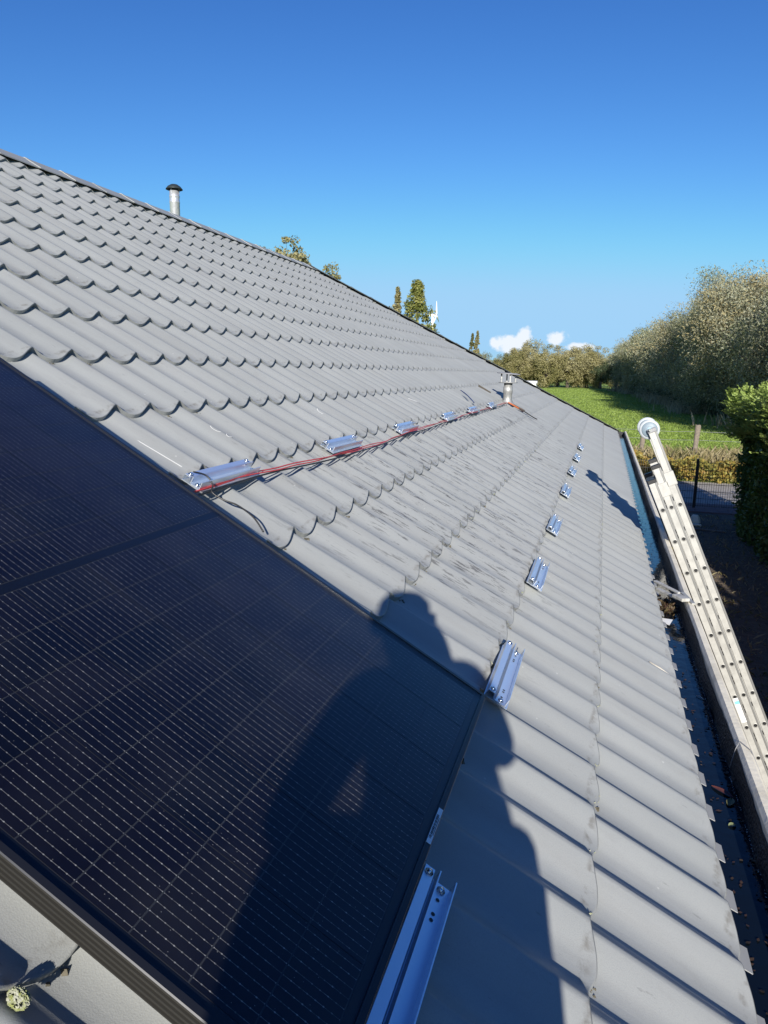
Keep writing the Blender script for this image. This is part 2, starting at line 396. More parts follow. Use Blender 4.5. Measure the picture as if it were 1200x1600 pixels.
# all other tiles in one part
mb = MB(); n = 15
for k in ROWS:
    for j in range(JMIN, JMAX):
        if (k, j) in single: continue
        u, v = j * A, k * B
        if u - A > hip_u(v): continue
        vs = []; fs = []
        for (y, z) in PROF:
            for i in range(n + 1):
                s = i / n; vs.append((u + (s - CR) * A, v + y + (skew(s) if y < .05 else 0), wave(s) + z))
        for r in range(len(PROF) - 1):
            for i in range(n): fs.append((r * (n + 1) + i, (r + 1) * (n + 1) + i, (r + 1) * (n + 1) + i + 1, r * (n + 1) + i + 1))
        mb.add(vs, fs, 0, True)
        for f_ in range((len(PROF) - 2) * n, len(fs)): mb.sm[-len(fs) + f_] = False
me = mb.mesh('roof_tiles', M_TILE)
bm = bmesh.new(); bm.from_mesh(me); bmesh.ops.remove_doubles(bm, verts=bm.verts, dist=1e-5)
def cut(co, no): bmesh.ops.bisect_plane(bm, geom=bm.verts[:] + bm.edges[:] + bm.faces[:], plane_co=co, plane_no=no, clear_outer=True)
hd = Vector((HIPB[0] - HIPA[0], HIPB[1] - HIPA[1], 0)).normalized()
cut((HIPA[0], HIPA[1], 0), (-hd.y, hd.x, 0)); cut((0, V1 - .01, 0), (0, 1, 0)); cut((U0, 0, 0), (-1, 0, 0))
bm.to_mesh(me); bm.free()
tag(link(bpy.data.objects.new('roof_tiles', me), ROOF, roof), kind='stuff')

# ridge and hip caps, one by one
def cap_mesh(name, m, L, wd, tl, lift):
    """angled cap sheet, one lap thicker than the next"""
    mb = MB(); vs = []; fs = []; prof = [(-wd, -wd * tl - .004), (-wd, -wd * tl + .004), (-wd * .35, -wd * .30 * tl), (-wd * .12, -.003), (0, 0), (wd * .12, -.003), (wd * .35, -wd * .30 * tl), (wd, -wd * tl + .004), (wd, -wd * tl - .004)]; n = len(prof)
    for x, up_, sc in ((0, lift, 1.05), (L * .07, lift, 1.05), (L * .072, lift * .35, 1.0), (L * 1.03, 0, .98)):
        for (y, z) in prof: vs.append((x, y * sc, z * sc + up_))
    for q in range(3):
        for i in range(n - 1): fs.append((q * n + i, q * n + i + 1, (q + 1) * n + i + 1, (q + 1) * n + i)[::-1])
    vs += [(0, y * 1.05, z * 1.05 - .006 + lift) for y, z in prof]
    for i in range(n - 1): fs.append((i, i + 1, 4 * n + i + 1, 4 * n + i))
    mb.add(vs, fs, 0, False); return mb.mesh(name, m)
cm = cap_mesh('ridge_tile', M_RIDGE, .39, .15, .565, .005)
nc = int((UR - U0) / .39)
rz_ = rp(0, V1 + .0287, 0).z + .008
for i in range(nc + 1):
    p = Vector((XR, rp(0, 0).y + U0 + i * .39, rz_ + random.uniform(-.002, .002)))
    link(bpy.data.objects.new('ridge_tile', cm), Matrix.Translation(p) @ Matrix.Rotation(R(90), 4, 'Z'), roof)
hm = cap_mesh('hip_tile', M_HIP, .39, .085, .42, .006)
pa, pb = rp(HIPA[0] + .02, HIPA[1], .02), rp(HIPB[0], HIPB[1], .02)
dv = (pb - pa); nh = int(dv.length / .39); xh = dv.normalized(); yh = Vector((0, 0, 1)).cross(xh).normalized(); zh = xh.cross(yh)
for i in range(nh + 1):
    p = pa + xh * (i * dv.length / (nh + 1))
    Mh = Matrix((xh, yh, zh)).transposed().to_4x4(); Mh.translation = p
    link(bpy.data.objects.new('hip_tile', hm), Mh, roof)

# eave: comb tabs under the last course, gutter with water
EX, EZ = rp(0, V0).x, rp(0, V0).z
M_TAB = mat('eave_comb', (.27, .275, .275), .6)
tm = MB(); tm.prism([(-.046, -.036), (.02, -.044), (.02, -.042), (-.046, -.034)], -.036, .036)
tmesh = tm.mesh('eave_tab', M_TAB)
for j in range(JMIN + 3, 78):
    link(bpy.data.objects.new('eave_tab', tmesh), ROOF @ Matrix.Translation((j * A + .085, V0, 0)), roof)
GX0, GX1, GXO = EX - .16, .487, .527
GY0, GY1 = eaveA.y, 16.3
zw, zr = HC - 1.243, HC - 1.147
gut = MB()
def gprism(poly, y0, y1, mb_, mi=0):
    n = len(poly); vs = [(x, y0, z) for x, z in poly] + [(x, y1, z) for x, z in poly]
    mb_.add(vs, [(i, (i + 1) % n, n + (i + 1) % n, n + i) for i in range(n)] + [tuple(reversed(range(n))), tuple(range(n, 2 * n))], mi)
gprism([(GX0, zw - .09), (GXO - .01, zw - .09), (GXO, zw - .08), (GXO, zr - .006), (GXO - .008, zr), (GX1 + .012, zr), (GX1 + .002, zr - .012), (GX1 - .004, zw - .06), (GX0 + .01, zw - .06), (GX0 + .01, zr - .02), (GX0, zr - .02)], GY0, GY1, gut)
gutter = gut.build('gutter', M_CONC, house)
# tarred lining of the outer gutter wall: uneven sheet
mb = MB(); vs = []; fs = []; ny = 420
for i in range(ny + 1):
    y = GY0 + (GY1 - GY0) * i / ny; t = .003 * math.sin(i * 1.7) + .004 * math.sin(i * .53) + random.uniform(-.003, .003)
    top = zr - .014 - .016 * (0.5 + .5 * math.sin(i * .21 + 2 * math.sin(i * .037))) + random.uniform(-.004, .004)
    vs += [(GX1 - .016 + t, y, zw - .03), (GX1 - .011 + t, y, zw + .012), (GX1 - .007 + t * .4, y, zw + .04), (GX1 - .001, y, top)]
for i in range(ny):
    for q in range(3): fs.append((i * 4 + q, i * 4 + q + 1, (i + 1) * 4 + q + 1, (i + 1) * 4 + q))
mb.add(vs, fs, 0, True); mb.build('lining', M_BITU, gutter)
mb = MB(); mb.box(((GX0 + GX1) / 2, GY1 + .012, (zw - .09 + zr) / 2 - .01), (GX1 - GX0 + .06, .02, zr - zw + .07)); mb.build('end_cap', M_BITU, gutter)
mb = MB(); mb.box((EX - .165, (GY0 + GY1) / 2, zw - .02), (.02, GY1 - GY0, .2)); mb.build('fascia', M_WHITE, house)
M_WATER = mat('gutter_water', (.004, .007, .011), .03, spec=.5, bump=(22, .22, .006)); M_WATER.node_tree.nodes['Principled BSDF'].inputs['IOR'].default_value = 1.33
mb = MB(); nyw = 60
mb.add([(GX0 + .012, GY0 + .05, zw), (GX1 - .01, GY0 + .05, zw), (GX1 - .01, GY1 - .05, zw), (GX0 + .012, GY1 - .05, zw)], [(0, 1, 2, 3)])
tag(mb.build('gutter_water', M_WATER), kind='structure')
# strut across the gutter (two pale slats and a clamp)
def gx(px, py, z):     # where a sight line meets height z
    d = WM3 @ Vector(((px - 600) / 1130, (py - 800) / 1130, 1)); s_ = (z - HC) / d.z; return CAMP + d * s_
def bar(a, b, w, h, name, m, parent):
    a, b = Vector(a), Vector(b); x = (b - a).normalized(); y = Vector((0, 0, 1)).cross(x).normalized(); z = x.cross(y)
    Mx = Matrix((x, y, z)).transposed().to_4x4(); Mx.translation = (a + b) / 2
    return MB().box((0, 0, 0), ((b - a).length, w, h), bev=min(w, h) * .15).build(name, m, parent, Mx)
zs = HC - 1.148
a_, b_ = gx(1024, 908, zs), gx(1062, 927, zs + .006)
M_STRUT = mat('strut_metal', (.46, .45, .42), .6, noise=(30, (.30, .29, .26), .4, .7))
strut = bar(a_, b_, .022, .010, 'gutter_strut', M_STRUT, house)
a2, b2 = gx(1028, 920, zs - .008), gx(1060, 936, zs - .002)
bar(a2, b2, .022, .012, 'slat', M_STRUT, strut)
bar(gx(1056, 930, zs + .012), gx(1072, 938, zs + .014), .046, .018, 'clamp', M_STRUT, strut)
bar(gx(1066, 926, zs + .01), gx(1084, 944, zs + .004), .02, .01, 'hook', M_ALUW, strut)

# chimney flue behind the ridge
cpos = Vector((-5.02, 8.0, HC + 1.1))
ch = MB(); ch.lathe([(.058, 0), (.058, .82), (.061, .825), (.061, .84), (.058, .845), (.058, .885), (.0605, .89), (.0605, .905), (.056, .91), (.056, .955), (.05, .955), (.05, .80)], Matrix.Translation(cpos), 28)
chim = ch.build('chimney_flue', M_GALV, house)
cp = MB(); cp.lathe([(.0, 1.035), (.012, 1.033), (.04, 1.027), (.075, 1.005), (.098, .978), (.098, .972), (.07, .988), (.0, 1.0)], Matrix.Translation(cpos), 28); cp.build('rain_cap', M_DARKM, chim)
for a in range(3):
    an = a * 2.094 + .4; q = cpos + Vector((math.cos(an) * .055, math.sin(an) * .055, .93))
    MB().box(q + Vector((0, 0, .025)), (.008, .008, .075)).build('cap_leg', M_GALV, chim)

# roof vent
vb = rp(6.9, -.79, -.02)
up = Vector((0, 0, 1)); vt = MB()
vt.lathe([(.085, -.02), (.07, .02), (.052, .05), (.052, .12), (.057, .125), (.057, .20), (.05, .205), (.05, .25), (.046, .25), (.046, .15)], Matrix.Translation(vb), 24)
M_VENT = mat('vent_metal', (.36, .36, .35), .5, metal=.4, noise=(22, (.22, .22, .21), .4, .65))
vent = vt.build('roof_vent', M_VENT, house)
MB().lathe([(.05, .244), (.112, .248), (.112, .257), (.05, .257)], Matrix.Translation(vb), 24).build('collar', M_VENT, vent)
Mc = Matrix.Translation(vb + Vector((0, 0, .355))) @ Matrix.Rotation(R(4), 4, 'Y')
MB().lathe([(0, .012), (.10, .010), (.14, .004), (.14, -.004), (0, -.004)], Mc, 24).build('rain_cap', M_GREYP, vent)
for a in range(4):
    an = a * math.pi / 2 + .35; q = vb + Vector((math.cos(an) * .085, math.sin(an) * .085, .305))
    MB().box(q, (.014, .014, .112), Matrix.Rotation(an, 3, 'Z')).build('leg', M_VENT, vent)
for (u0, u1, v0, v1) in ((6.84, 7.08, -.74, -.36), (6.94, 7.14, -1.0, -.80)):
    f = MB(); vs = []; fs = []; nn = 16
    for y in (v0, v1):
        for i in range(nn + 1):
            u = u0 + (u1 - u0) * i / nn; kk = math.floor((y + .001) / B); vs.append((u, y, wave(u / A + CR) - ST * ((y / B) % 1.0) + .010))
    for i in range(nn): fs.append((i, i + 1, nn + 2 + i, nn + 1 + i))
    f.add(vs, fs, 0, True); f.build('flashing', M_LEAD, vent, ROOF)

# chalk marks on the tiles (flat marks)
def surf(u, v):
    return wave(u / A + CR) - ST * (((v - skew(u / A + CR)) / B) % 1.0)
def strip(pts, w, name, m, parent, lift=.0015):
    P = [Vector((u, v, surf(u, v) + lift)) for u, v in pts]; s = MB(); vs = []
    for i, p in enumerate(P):
        t = P[min(i + 1, len(P) - 1)] - P[max(i - 1, 0)]; t.z = 0; t.normalize(); q = Vector((-t.y, t.x, 0)) * w / 2
        for sg in (1, -1):
            a = p + q * sg; vs.append((a.x, a.y, surf(a.x, a.y) + lift))
    s.add(vs, [(2 * i, 2 * i + 1, 2 * i + 3, 2 * i + 2) for i in range(len(P) - 1)], 0, True); return s.build(name, m, parent, ROOF)
def lin(a, b, n=14): return [(a[0] + (b[0] - a[0]) * i / n, a[1] + (b[1] - a[1]) * i / n) for i in range(n + 1)]
strip(lin((-.068, -.44), (-.064, -.672)), .003, 'chalk_mark', M_CHALK, roof)
strip(lin((3.274, -.466), (3.327, -.622)), .006, 'chalk_mark', M_CHALK, roof)
strip([(.358 + .010 * math.cos(t), -.526 + .022 * math.sin(t)) for t in np.linspace(1.7, 4.6, 10)], .0025, 'chalk_mark', M_CHALK, roof)
strip([(.370 + .014 * math.cos(t), -.580 + .012 * math.sin(t)) for t in np.linspace(0, 6.29, 20)], .0025, 'chalk_mark', M_CHALK, roof)
strip([(1.455 + .018 * math.cos(t), -.503 + .03 * math.sin(t)) for t in np.linspace(1.5, 3.6, 10)], .003, 'chalk_mark', M_CHALK, roof)

# moss and leaf crumbs caught at the steps
def crumbs(name, spots, m, parent):
    V = []; F = []
    base_v = np.array([(1, 0, 0), (-1, 0, 0), (0, 1, 0), (0, -1, 0), (0, 0, 1), (0, 0, -1)], float); base_f = [(0, 2, 4), (2, 1, 4), (1, 3, 4), (3, 0, 4), (2, 0, 5), (1, 2, 5), (3, 1, 5), (0, 3, 5)]
    for (p, r) in spots:
        b = len(V); vv = base_v * r * rng.uniform(.5, 1.2, (6, 1)); V += [tuple(np.array(p) + x) for x in vv]; F += [tuple(b + i for i in f) for f in base_f]
    me = bpy.data.meshes.new(name); me.from_pydata(V, [], F); me.materials.append(m); return tag(link(bpy.data.objects.new(name, me), ROOF, parent), kind='stuff')
M_MOSS = mat('moss_crumb', (.055, .05, .035), .9, noise=(60, (.16, .14, .10), .4, .7))
M_LICH = mat('lichen', (.34, .34, .27), .9, noise=(140, (.20, .22, .07), .42, .6))
sp = []; sl = []
for k in range(-6, 4):
    for j in range(JMIN + 3, 60):
        pr = .75 if k in (-4, -5, -6) else .45 if k in (-1, -2, -3) else .22
        if random.random() < pr:
            u0 = (j + .40 + random.uniform(-.14, .16)) * A; nn = random.randint(2, 8)
            for _ in range(nn):
                u = u0 + random.gauss(0, .008); v = k * B + skew(u / A + CR) - abs(random.gauss(0, .006)) - .002
                sp.append(((u, v, surf(u, v - 1e-4) + .001), random.uniform(.0025, .0085)))
        if k in (-4, -5, -6) and j > -7 and random.random() < .4:
            u0 = (j + random.uniform(.05, .5)) * A
            for _ in range(random.randint(2, 6)):
                u = u0 + random.gauss(0, .008); v = k * B + skew(u / A + CR) + abs(random.gauss(0, .005)); sl.append(((u, v, surf(u, v + .001) + .001), random.uniform(.0014, .0034)))
crumbs('moss', sp, M_MOSS, roof)
for _ in range(420):
    a, b_ = random.uniform(0, 6.28), random.uniform(-1, 1); q_ = math.sqrt(1 - b_ * b_)
    u, v = -1.449 + math.cos(a) * q_ * .0085, -1.422 + math.sin(a) * q_ * .012
    sl.append(((u, v, -.012 + b_ * .010), random.uniform(.0010, .0026)))
crumbs('lichen', sl, M_LICH, roof)

# ------------------------------------------------------------------ solar panel
def cell_material():
    m = bpy.data.materials.new('solar_cell'); m.use_nodes = True; nt = m.node_tree; N = nt.nodes; L = nt.links
    p = N['Principled BSDF']; p.inputs['Roughness'].default_value = .35; p.inputs['Specular IOR Level'].default_value = .4
    t = N.new('ShaderNodeTexCoord'); s = N.new('ShaderNodeSeparateXYZ'); L.new(t.outputs['Object'], s.inputs[0])
    def mth(op, a, b=0.0, c=None):
        q = N.new('ShaderNodeMath'); q.operation = op
        for i, x in enumerate((a, b) + ((c,) if c is not None else ())):
            if isinstance(x, (int, float)): q.inputs[i].default_value = x
            else: L.new(x, q.inputs[i])
        return q.outputs[0]
    fx = mth('FRACT', mth('MULTIPLY_ADD', s.outputs[0], 1 / .0149, 100.5))
    line = mth('LESS_THAN', mth('ABSOLUTE', mth('SUBTRACT', fx, .5)), .024)
    glint_band = mth('LESS_THAN', mth('ABSOLUTE', mth('SUBTRACT', fx, .5)), .055)
    fy = mth('FRACT', mth('MULTIPLY', s.outputs[1], 1 / .0118))
    glint_dots = mth('LESS_THAN', mth('ABSOLUTE', mth('SUBTRACT', fy, .5)), .09)  # bright dashes along the wires: glints painted into the cell colour
    sil = mth('MAXIMUM', mth('MULTIPLY', line, .55), mth('MULTIPLY', glint_band, mth('MULTIPLY', glint_dots, .8)))
    g = N.new('ShaderNodeNewGeometry'); n = N.new('ShaderNodeTexNoise'); n.inputs['Scale'].default_value = 140; n.inputs['Detail'].default_value = 2; L.new(g.outputs['Position'], n.inputs['Vector'])
    var = N.new('ShaderNodeMapRange'); var.inputs[1].default_value = .35; var.inputs[2].default_value = .68; var.inputs[3].default_value = .25; L.new(n.outputs[0], var.inputs[0])
    sil = mth('MULTIPLY', sil, var.outputs[0])
    vo = N.new('ShaderNodeTexVoronoi'); vo.inputs['Scale'].default_value = 95; L.new(g.outputs['Position'], vo.inputs['Vector'])
    sil = mth('MAXIMUM', sil, mth('MULTIPLY', mth('LESS_THAN', vo.outputs['Distance'], .055), .55))      # dust grains
    n2 = N.new('ShaderNodeTexNoise'); n2.inputs['Scale'].default_value = 7; n2.inputs['Detail'].default_value = 6; L.new(g.outputs['Position'], n2.inputs['Vector'])
    ds = N.new('ShaderNodeMapRange'); ds.inputs[1].default_value = .42; ds.inputs[2].default_value = .75; ds.inputs[4].default_value = .022; L.new(n2.outputs[0], ds.inputs[0])
    sil = mth('ADD', sil, ds.outputs[0])                                                                   # dusty film
    oi = N.new('ShaderNodeObjectInfo')
    c0 = N.new('ShaderNodeMixRGB'); c0.inputs[1].default_value = (.0026, .0028, .0048, 1); c0.inputs[2].default_value = (.0048, .0038, .0066, 1); L.new(oi.outputs['Random'], c0.inputs[0])
    mx = N.new('ShaderNodeMixRGB'); mx.inputs[2].default_value = (.46, .44, .39, 1); L.new(sil, mx.inputs[0]); L.new(c0.outputs[0], mx.inputs[1]); L.new(mx.outputs[0], p.inputs['Base Color'])
    return m
M_CELL = cell_material()
M_GLASS = bpy.data.materials.new('cover_glass'); M_GLASS.use_nodes = True
_n = M_GLASS.node_tree; _n.nodes.remove(_n.nodes['Principled BSDF'])
_tr = _n.nodes.new('ShaderNodeBsdfTransparent'); _tr.inputs[0].default_value = (.96, .97, .98, 1); _gl = _n.nodes.new('ShaderNodeBsdfGlossy'); _gl.inputs['Roughness'].default_value = .09
_gl.inputs[0].default_value = (.78, .76, .78, 1)
_fr = _n.nodes.new('ShaderNodeFresnel'); _fr.inputs[0].default_value = 1.27; _ms = _n.nodes.new('ShaderNodeMixShader')
_bf = _n.nodes.new('ShaderNodeNewGeometry'); _sw = _n.nodes.new('ShaderNodeMath'); _sw.operation = 'SUBTRACT'; _sw.inputs[0].default_value = 1.0; _n.links.new(_bf.outputs['Backfacing'], _sw.inputs[1])
_fm = _n.nodes.new('ShaderNodeMath'); _fm.operation = 'MULTIPLY'; _n.links.new(_sw.outputs[0], _fm.inputs[0]); _n.links.new(_fr.outputs[0], _fm.inputs[1]); _n.links.new(_fm.outputs[0], _ms.inputs[0]); _n.links.new(_tr.outputs[0], _ms.inputs[1]); _n.links.new(_gl.outputs[0], _ms.inputs[2]); _n.links.new(_ms.outputs[0], _n.nodes['Material Output'].inputs[0])
PH = .07; PW, PL = PU[1] - PU[0], PV[1] - PV[0]
PANEL = ROOF @ Matrix.Translation((PU[0], PV[0], PH))       # local: x 0..PW, y 0..PL, z 0 = top of frame
pan = empty('solar_panel', None, 'black solar panel with thin silver wire grid lying on the grey roof', 'solar panel', M=PANEL)
TF = .032
# frame bars: near and far long bars carry grooves on their outer side
def frame_long(side):
    f = MB(); o = 1 if side else -1; xb = PW if side else 0.0
    poly = []           # (x outward, z) profile
    steps = 4; z = -.0015
    prof = [(-.011, 0), (-.0015, 0), (0, -.0015)]
    for i in range(steps):
        prof += [(0, z - .0030), (-.0032, z - .0042), (-.0032, z - .0062), (0, z - .0072)]; z -= .0072
    prof += [(0, -TF), (-.026, -TF), (-.026, -TF + .002), (-.011, -TF + .002)]
    n = len(prof); vs = [(xb + o * a, y, b) for y in (0, PL) for a, b in prof]
    fs = [(i, (i + 1) % n, n + (i + 1) % n, n + i) for i in range(n)] + [tuple(range(n)), tuple(range(n, 2 * n))]
    mi = [0 if i < 2 else 1 for i in range(n)]
    b0 = len(f.v); f.add(vs, fs)
    for i in range(n): f.m[i] = 1 if 2 <= i < n - 3 else 0
    ob = f.build('frame_bar', [M_ANOD, M_ANODS], pan, PANEL)
    bm = bmesh.new(); bm.from_mesh(ob.data); bmesh.ops.recalc_face_normals(bm, faces=bm.faces); bm.to_mesh(ob.data); bm.free(); return ob
frame_long(0); frame_long(1)
for y in (0.0055, PL - .0055):
    MB().box((PW / 2, y, -TF / 2), (PW - .0224, .011, TF), bev=.001).build('frame_bar', M_ANOD, pan, PANEL)
MB().box((PW / 2, PL / 2, -.0075), (PW - .0226, PL - .0226, .003)).build('back_sheet', M_BACK, pan, PANEL)
NXC, NYC = 6, 18
mgx, mgy, mid = .026, .027, .022
cw = (PW - 2 * mgx) / NXC; chh = (PL - 2 * mgy - mid) / NYC
cmz = MB(); cmz.box((0, 0, 0), (cw - .0026, chh - .0022, .0006)); cmesh = cmz.mesh('solar_cell', M_CELL)
for iy in range(NYC):
    for ix in range(NXC):
        x = mgx + cw * (ix + .5); y = mgy + chh * (iy + .5) + (mid if iy >= NYC // 2 else 0)
        link(bpy.data.objects.new('solar_cell', cmesh), PANEL @ Matrix.Translation((x, y, -.0054)), pan)
yc_ = mgy + chh * NYC / 2 + mid / 2
for (cx_, cy_, sx_, sy_) in ((PW / 2, yc_, PW - .024, mid - .002), (PW / 2, mgy / 2 + .0055, PW - .024, mgy - .013), (PW / 2, PL - mgy / 2 - .0055, PW - .024, mgy - .013), (mgx / 2 + .0055, PL / 2, mgx - .013, PL - .06), (PW - mgx / 2 - .0055, PL / 2, mgx - .013, PL - .06)):
    MB().box((cx_, cy_, -.0055), (sx_, sy_, .0005)).build('border_strip', M_STRIP, pan, PANEL)
MB().box((PW / 2, PL / 2, -.0025), (PW - .0228, PL - .0228, .002)).build('cover_glass', M_GLASS, pan, PANEL)
# bar-code label on the lower frame lip
stk = MB(); lx = -.888 - PU[0]; stk.box((lx, .0058, .0006), (.098, .0085, .0006)); label = stk.build('label_sticker', M_WHITE, pan, PANEL)
bars = MB(); x = lx - .036
while x < lx + .03:
    w = random.choice((.0012, .002, .003)); bars.box((x + w / 2, .0068, .0011), (w, .0042, .0003)); x += w + random.choice((.0012, .002))
bars.box((lx - .002, .0032, .0011), (.05, .0011, .0003)); bars.build('barcode_print', M_BLACK, label, PANEL)

# ------------------------------------------------------------------ mounting rails
def rail_proto():
    mb = MB(); Lr, t = .372, .0022
    # left hat strip, gap, right channel with upright flanges (profile in v,h)
    def sheet(poly):
        pts = poly; n = len(pts); up_ = [(y, z + t) for y, z in pts]; loop = pts + up_[::-1]
        mb.prism(loop, -Lr / 2, Lr / 2)
    sheet([(.005, .004), (.009, .022), (.027, .022), (.029, .004)])
    sheet([(-.031, .006), (.003, .006)])
    for y in (-.030, .001):
        mb.box((0, y, .017), (Lr, t, .026))
    mb.box((0, -.034, .004), (Lr, .008, t)); mb.box((0, -.002, .0025), (Lr - .006, .066, .0016))
    return mb.mesh('rail_body', M_ALU)
RAILM = rail_proto()
bh = MB(); bh.lathe([(0, .004), (.0045, .004), (.005, 0)], None, 6); bh.lathe([(.0078, .0), (.0078, -.0012), (0, -.0012)], None, 16); BOLT = bh.mesh('bolt', M_STEEL)
hh = MB(); hh.lathe([(0, .0002), (.0036, .0002)], None, 10); HOLE = hh.mesh('hole', M_BLACK)
ORD = ['first', 'second', 'third', 'fourth', 'fifth', 'sixth', 'seventh', 'eighth', 'ninth', 'tenth', 'eleventh', 'twelfth', 'thirteenth', 'fourteenth', 'fifteenth', 'sixteenth', 'seventeenth', 'eighteenth', 'nineteenth', 'twentieth', 'twenty first', 'twenty second', 'twenty third', 'twenty fourth', 'twenty fifth', 'twenty sixth', 'twenty seventh', 'twenty eighth', 'twenty ninth', 'thirtieth']
def rail(u, v, label, group, tilt=0.0):
    Mr = ROOF @ Matrix.Translation((u, v, .001)) @ Matrix.Rotation(tilt, 4, 'Z')
    r = empty('mounting_rail', None, label, 'mounting rail', group, M=Mr)
    link(bpy.data.objects.new('rail_body', RAILM), Mr, r)
    for sx in (-1, 1):
        for y, z in ((-.0145, .010), (.018, .0255)):
            link(bpy.data.objects.new('bolt', BOLT), Mr @ Matrix.Translation((sx * .172, y, z)), r)
        for dx in (.15, .118, .105):
            link(bpy.data.objects.new('hole', HOLE), Mr @ Matrix.Translation((sx * dx, -.0145, .0087)), r)
lower = [-1.108, -.030, 1.055, 2.115, 3.405, 4.555, 5.665, 6.875]
for i, u in enumerate(lower):
    lb = ('aluminium mounting rail in shadow below the panel, nearest the viewer' if i == 0 else 'aluminium mounting rail at the lower far corner of the panel' if i == 1 else f'{ORD[i - 1]} aluminium mounting rail beyond the panel corner in lower row' )
    rail(u, -1.797, lb, 'mounting rails in the lower row', random.uniform(-.01, .01))
upper = [-.005, 1.06, 2.15, 3.41, 4.46, 5.59]
for i, u in enumerate(upper):
    lb = 'aluminium mounting rail by the panel edge beside the red cable' if i == 0 else f'{ORD[i]} aluminium mounting rail from the panel along the red cable'
    rail(u, -.776, lb, 'mounting rails in the upper row', random.uniform(-.012, .012))

# ------------------------------------------------------------------ cables on the roof
def cable(name, pts, r, m, label, cat='cable', group=None):
    # smooth through points (roof coordinates)
    P = [Vector(p) for p in pts]; out = []
    for i in range(len(P) - 1):
        p0, p1, p2, p3 = P[max(i - 1, 0)], P[i], P[i + 1], P[min(i + 2, len(P) - 1)]
        for k in range(6):
            t = k / 6; out.append(.5 * ((2 * p1) + (-p0 + p2) * t + (2 * p0 - 5 * p1 + 4 * p2 - p3) * t * t + (-p0 + 3 * p1 - 3 * p2 + p3) * t ** 3))
    out.append(P[-1])
    return tag(MB().tube(out, r, 8).build(name, m, None, ROOF), label, cat, group)
def vline(u): 
    xs = [-.30, -.19, .12, .55, .98, 1.45, 1.82, 2.5, 3.26, 4.2, 5.10, 6.0, 6.60, 6.8]; ys = [-.80, -.806, -.806, -.818, -.828, -.826, -.822, -.812, -.804, -.802, -.80, -.796, -.793, -.80]
    return float(np.interp(u, xs, ys))
for c, (dv_, dh_, rr, m_, lab) in enumerate(((0, 0, .0024, M_RED, 'red cable running along the upper row of rails'), (-.0052, -.001, .0024, M_RED, 'lower strand of the red cable pair along the upper rails'))):
    pts = [(u, vline(u) + dv_ + .004 * math.sin(u * 6.3 + c * 2) + .003 * math.sin(u * 15 + c), .008 + dh_ + .005 * math.sin(u * 3.1 + c)) for u in np.arange(-.34, 6.82, .16)]
    cable('cable', pts, rr, m_, lab, group='cables along the upper rails')
pts = [(u, vline(u) - .014 + .004 * math.sin(u * 4), .003 + .003 * math.sin(u * 7)) for u in np.arange(-.3, 6.82, .2)]
cable('cable', pts, .003, M_BLACK, 'black cable running beneath the red cable pair', group='cables along the upper rails')
cable('cable_tail', [(-.165, -.757, .032), (-.14, -.785, .034), (-.138, -.815, .022), (-.15, -.83, .006), (-.142, -.87, .004), (-.137, -.91, .012), (-.142, -.97, .012), (-.151, -1.02, -.004)], .0024, M_BLACK, 'short black cable looped over the nearest upper rail and trailing down', 'cable')
cable('cable_tail', [(6.78, -.80, .01), (6.80, -.86, .012), (6.84, -.93, .01), (6.9, -1.0, .006)], .009, mat('orange_cable', (.38, .10, .03), .5), 'orange red cable ends below the roof vent', 'cable')
cable('cable_tail', [(6.84, -.92, .01), (6.86, -1.02, .012), (6.9, -1.14, .006), (6.93, -1.19, .008)], .006, M_BLACK, 'black cable dangling down the tiles below roof vent', 'cable')
cable('metal_rod', [(4.86, -.70, .02), (4.98, -.60, .03), (5.06, -.50, .03)], .006, M_STEEL, 'thin bright metal rod lying by the upper rails', 'rod')

# ------------------------------------------------------------------ ladder leaning on the gutter
LY, LW = 5.40, .37
ld = Vector((-math.cos(R(65.7)), 0, math.sin(R(65.7)))); lr = Vector((ld.z, 0, -ld.x)); ly = Vector((0, 1, 0))
h0 = Vector((.463, LY, HC - .925))          # first rung hole of the inner section
SP, RS = .0605, .2425
foot_t = -(h0.z - .02) / ld.z
lad = empty('ladder', h0 + ld * foot_t, 'three section aluminium ladder leaning on the gutter rim', 'ladder')
ML = Matrix((lr, ly, ld)).transposed().to_4x4()
def LM(t, s, y=0.0): M_ = ML.copy(); M_.translation = h0 + ld * t + lr * s + ly * y; return M_
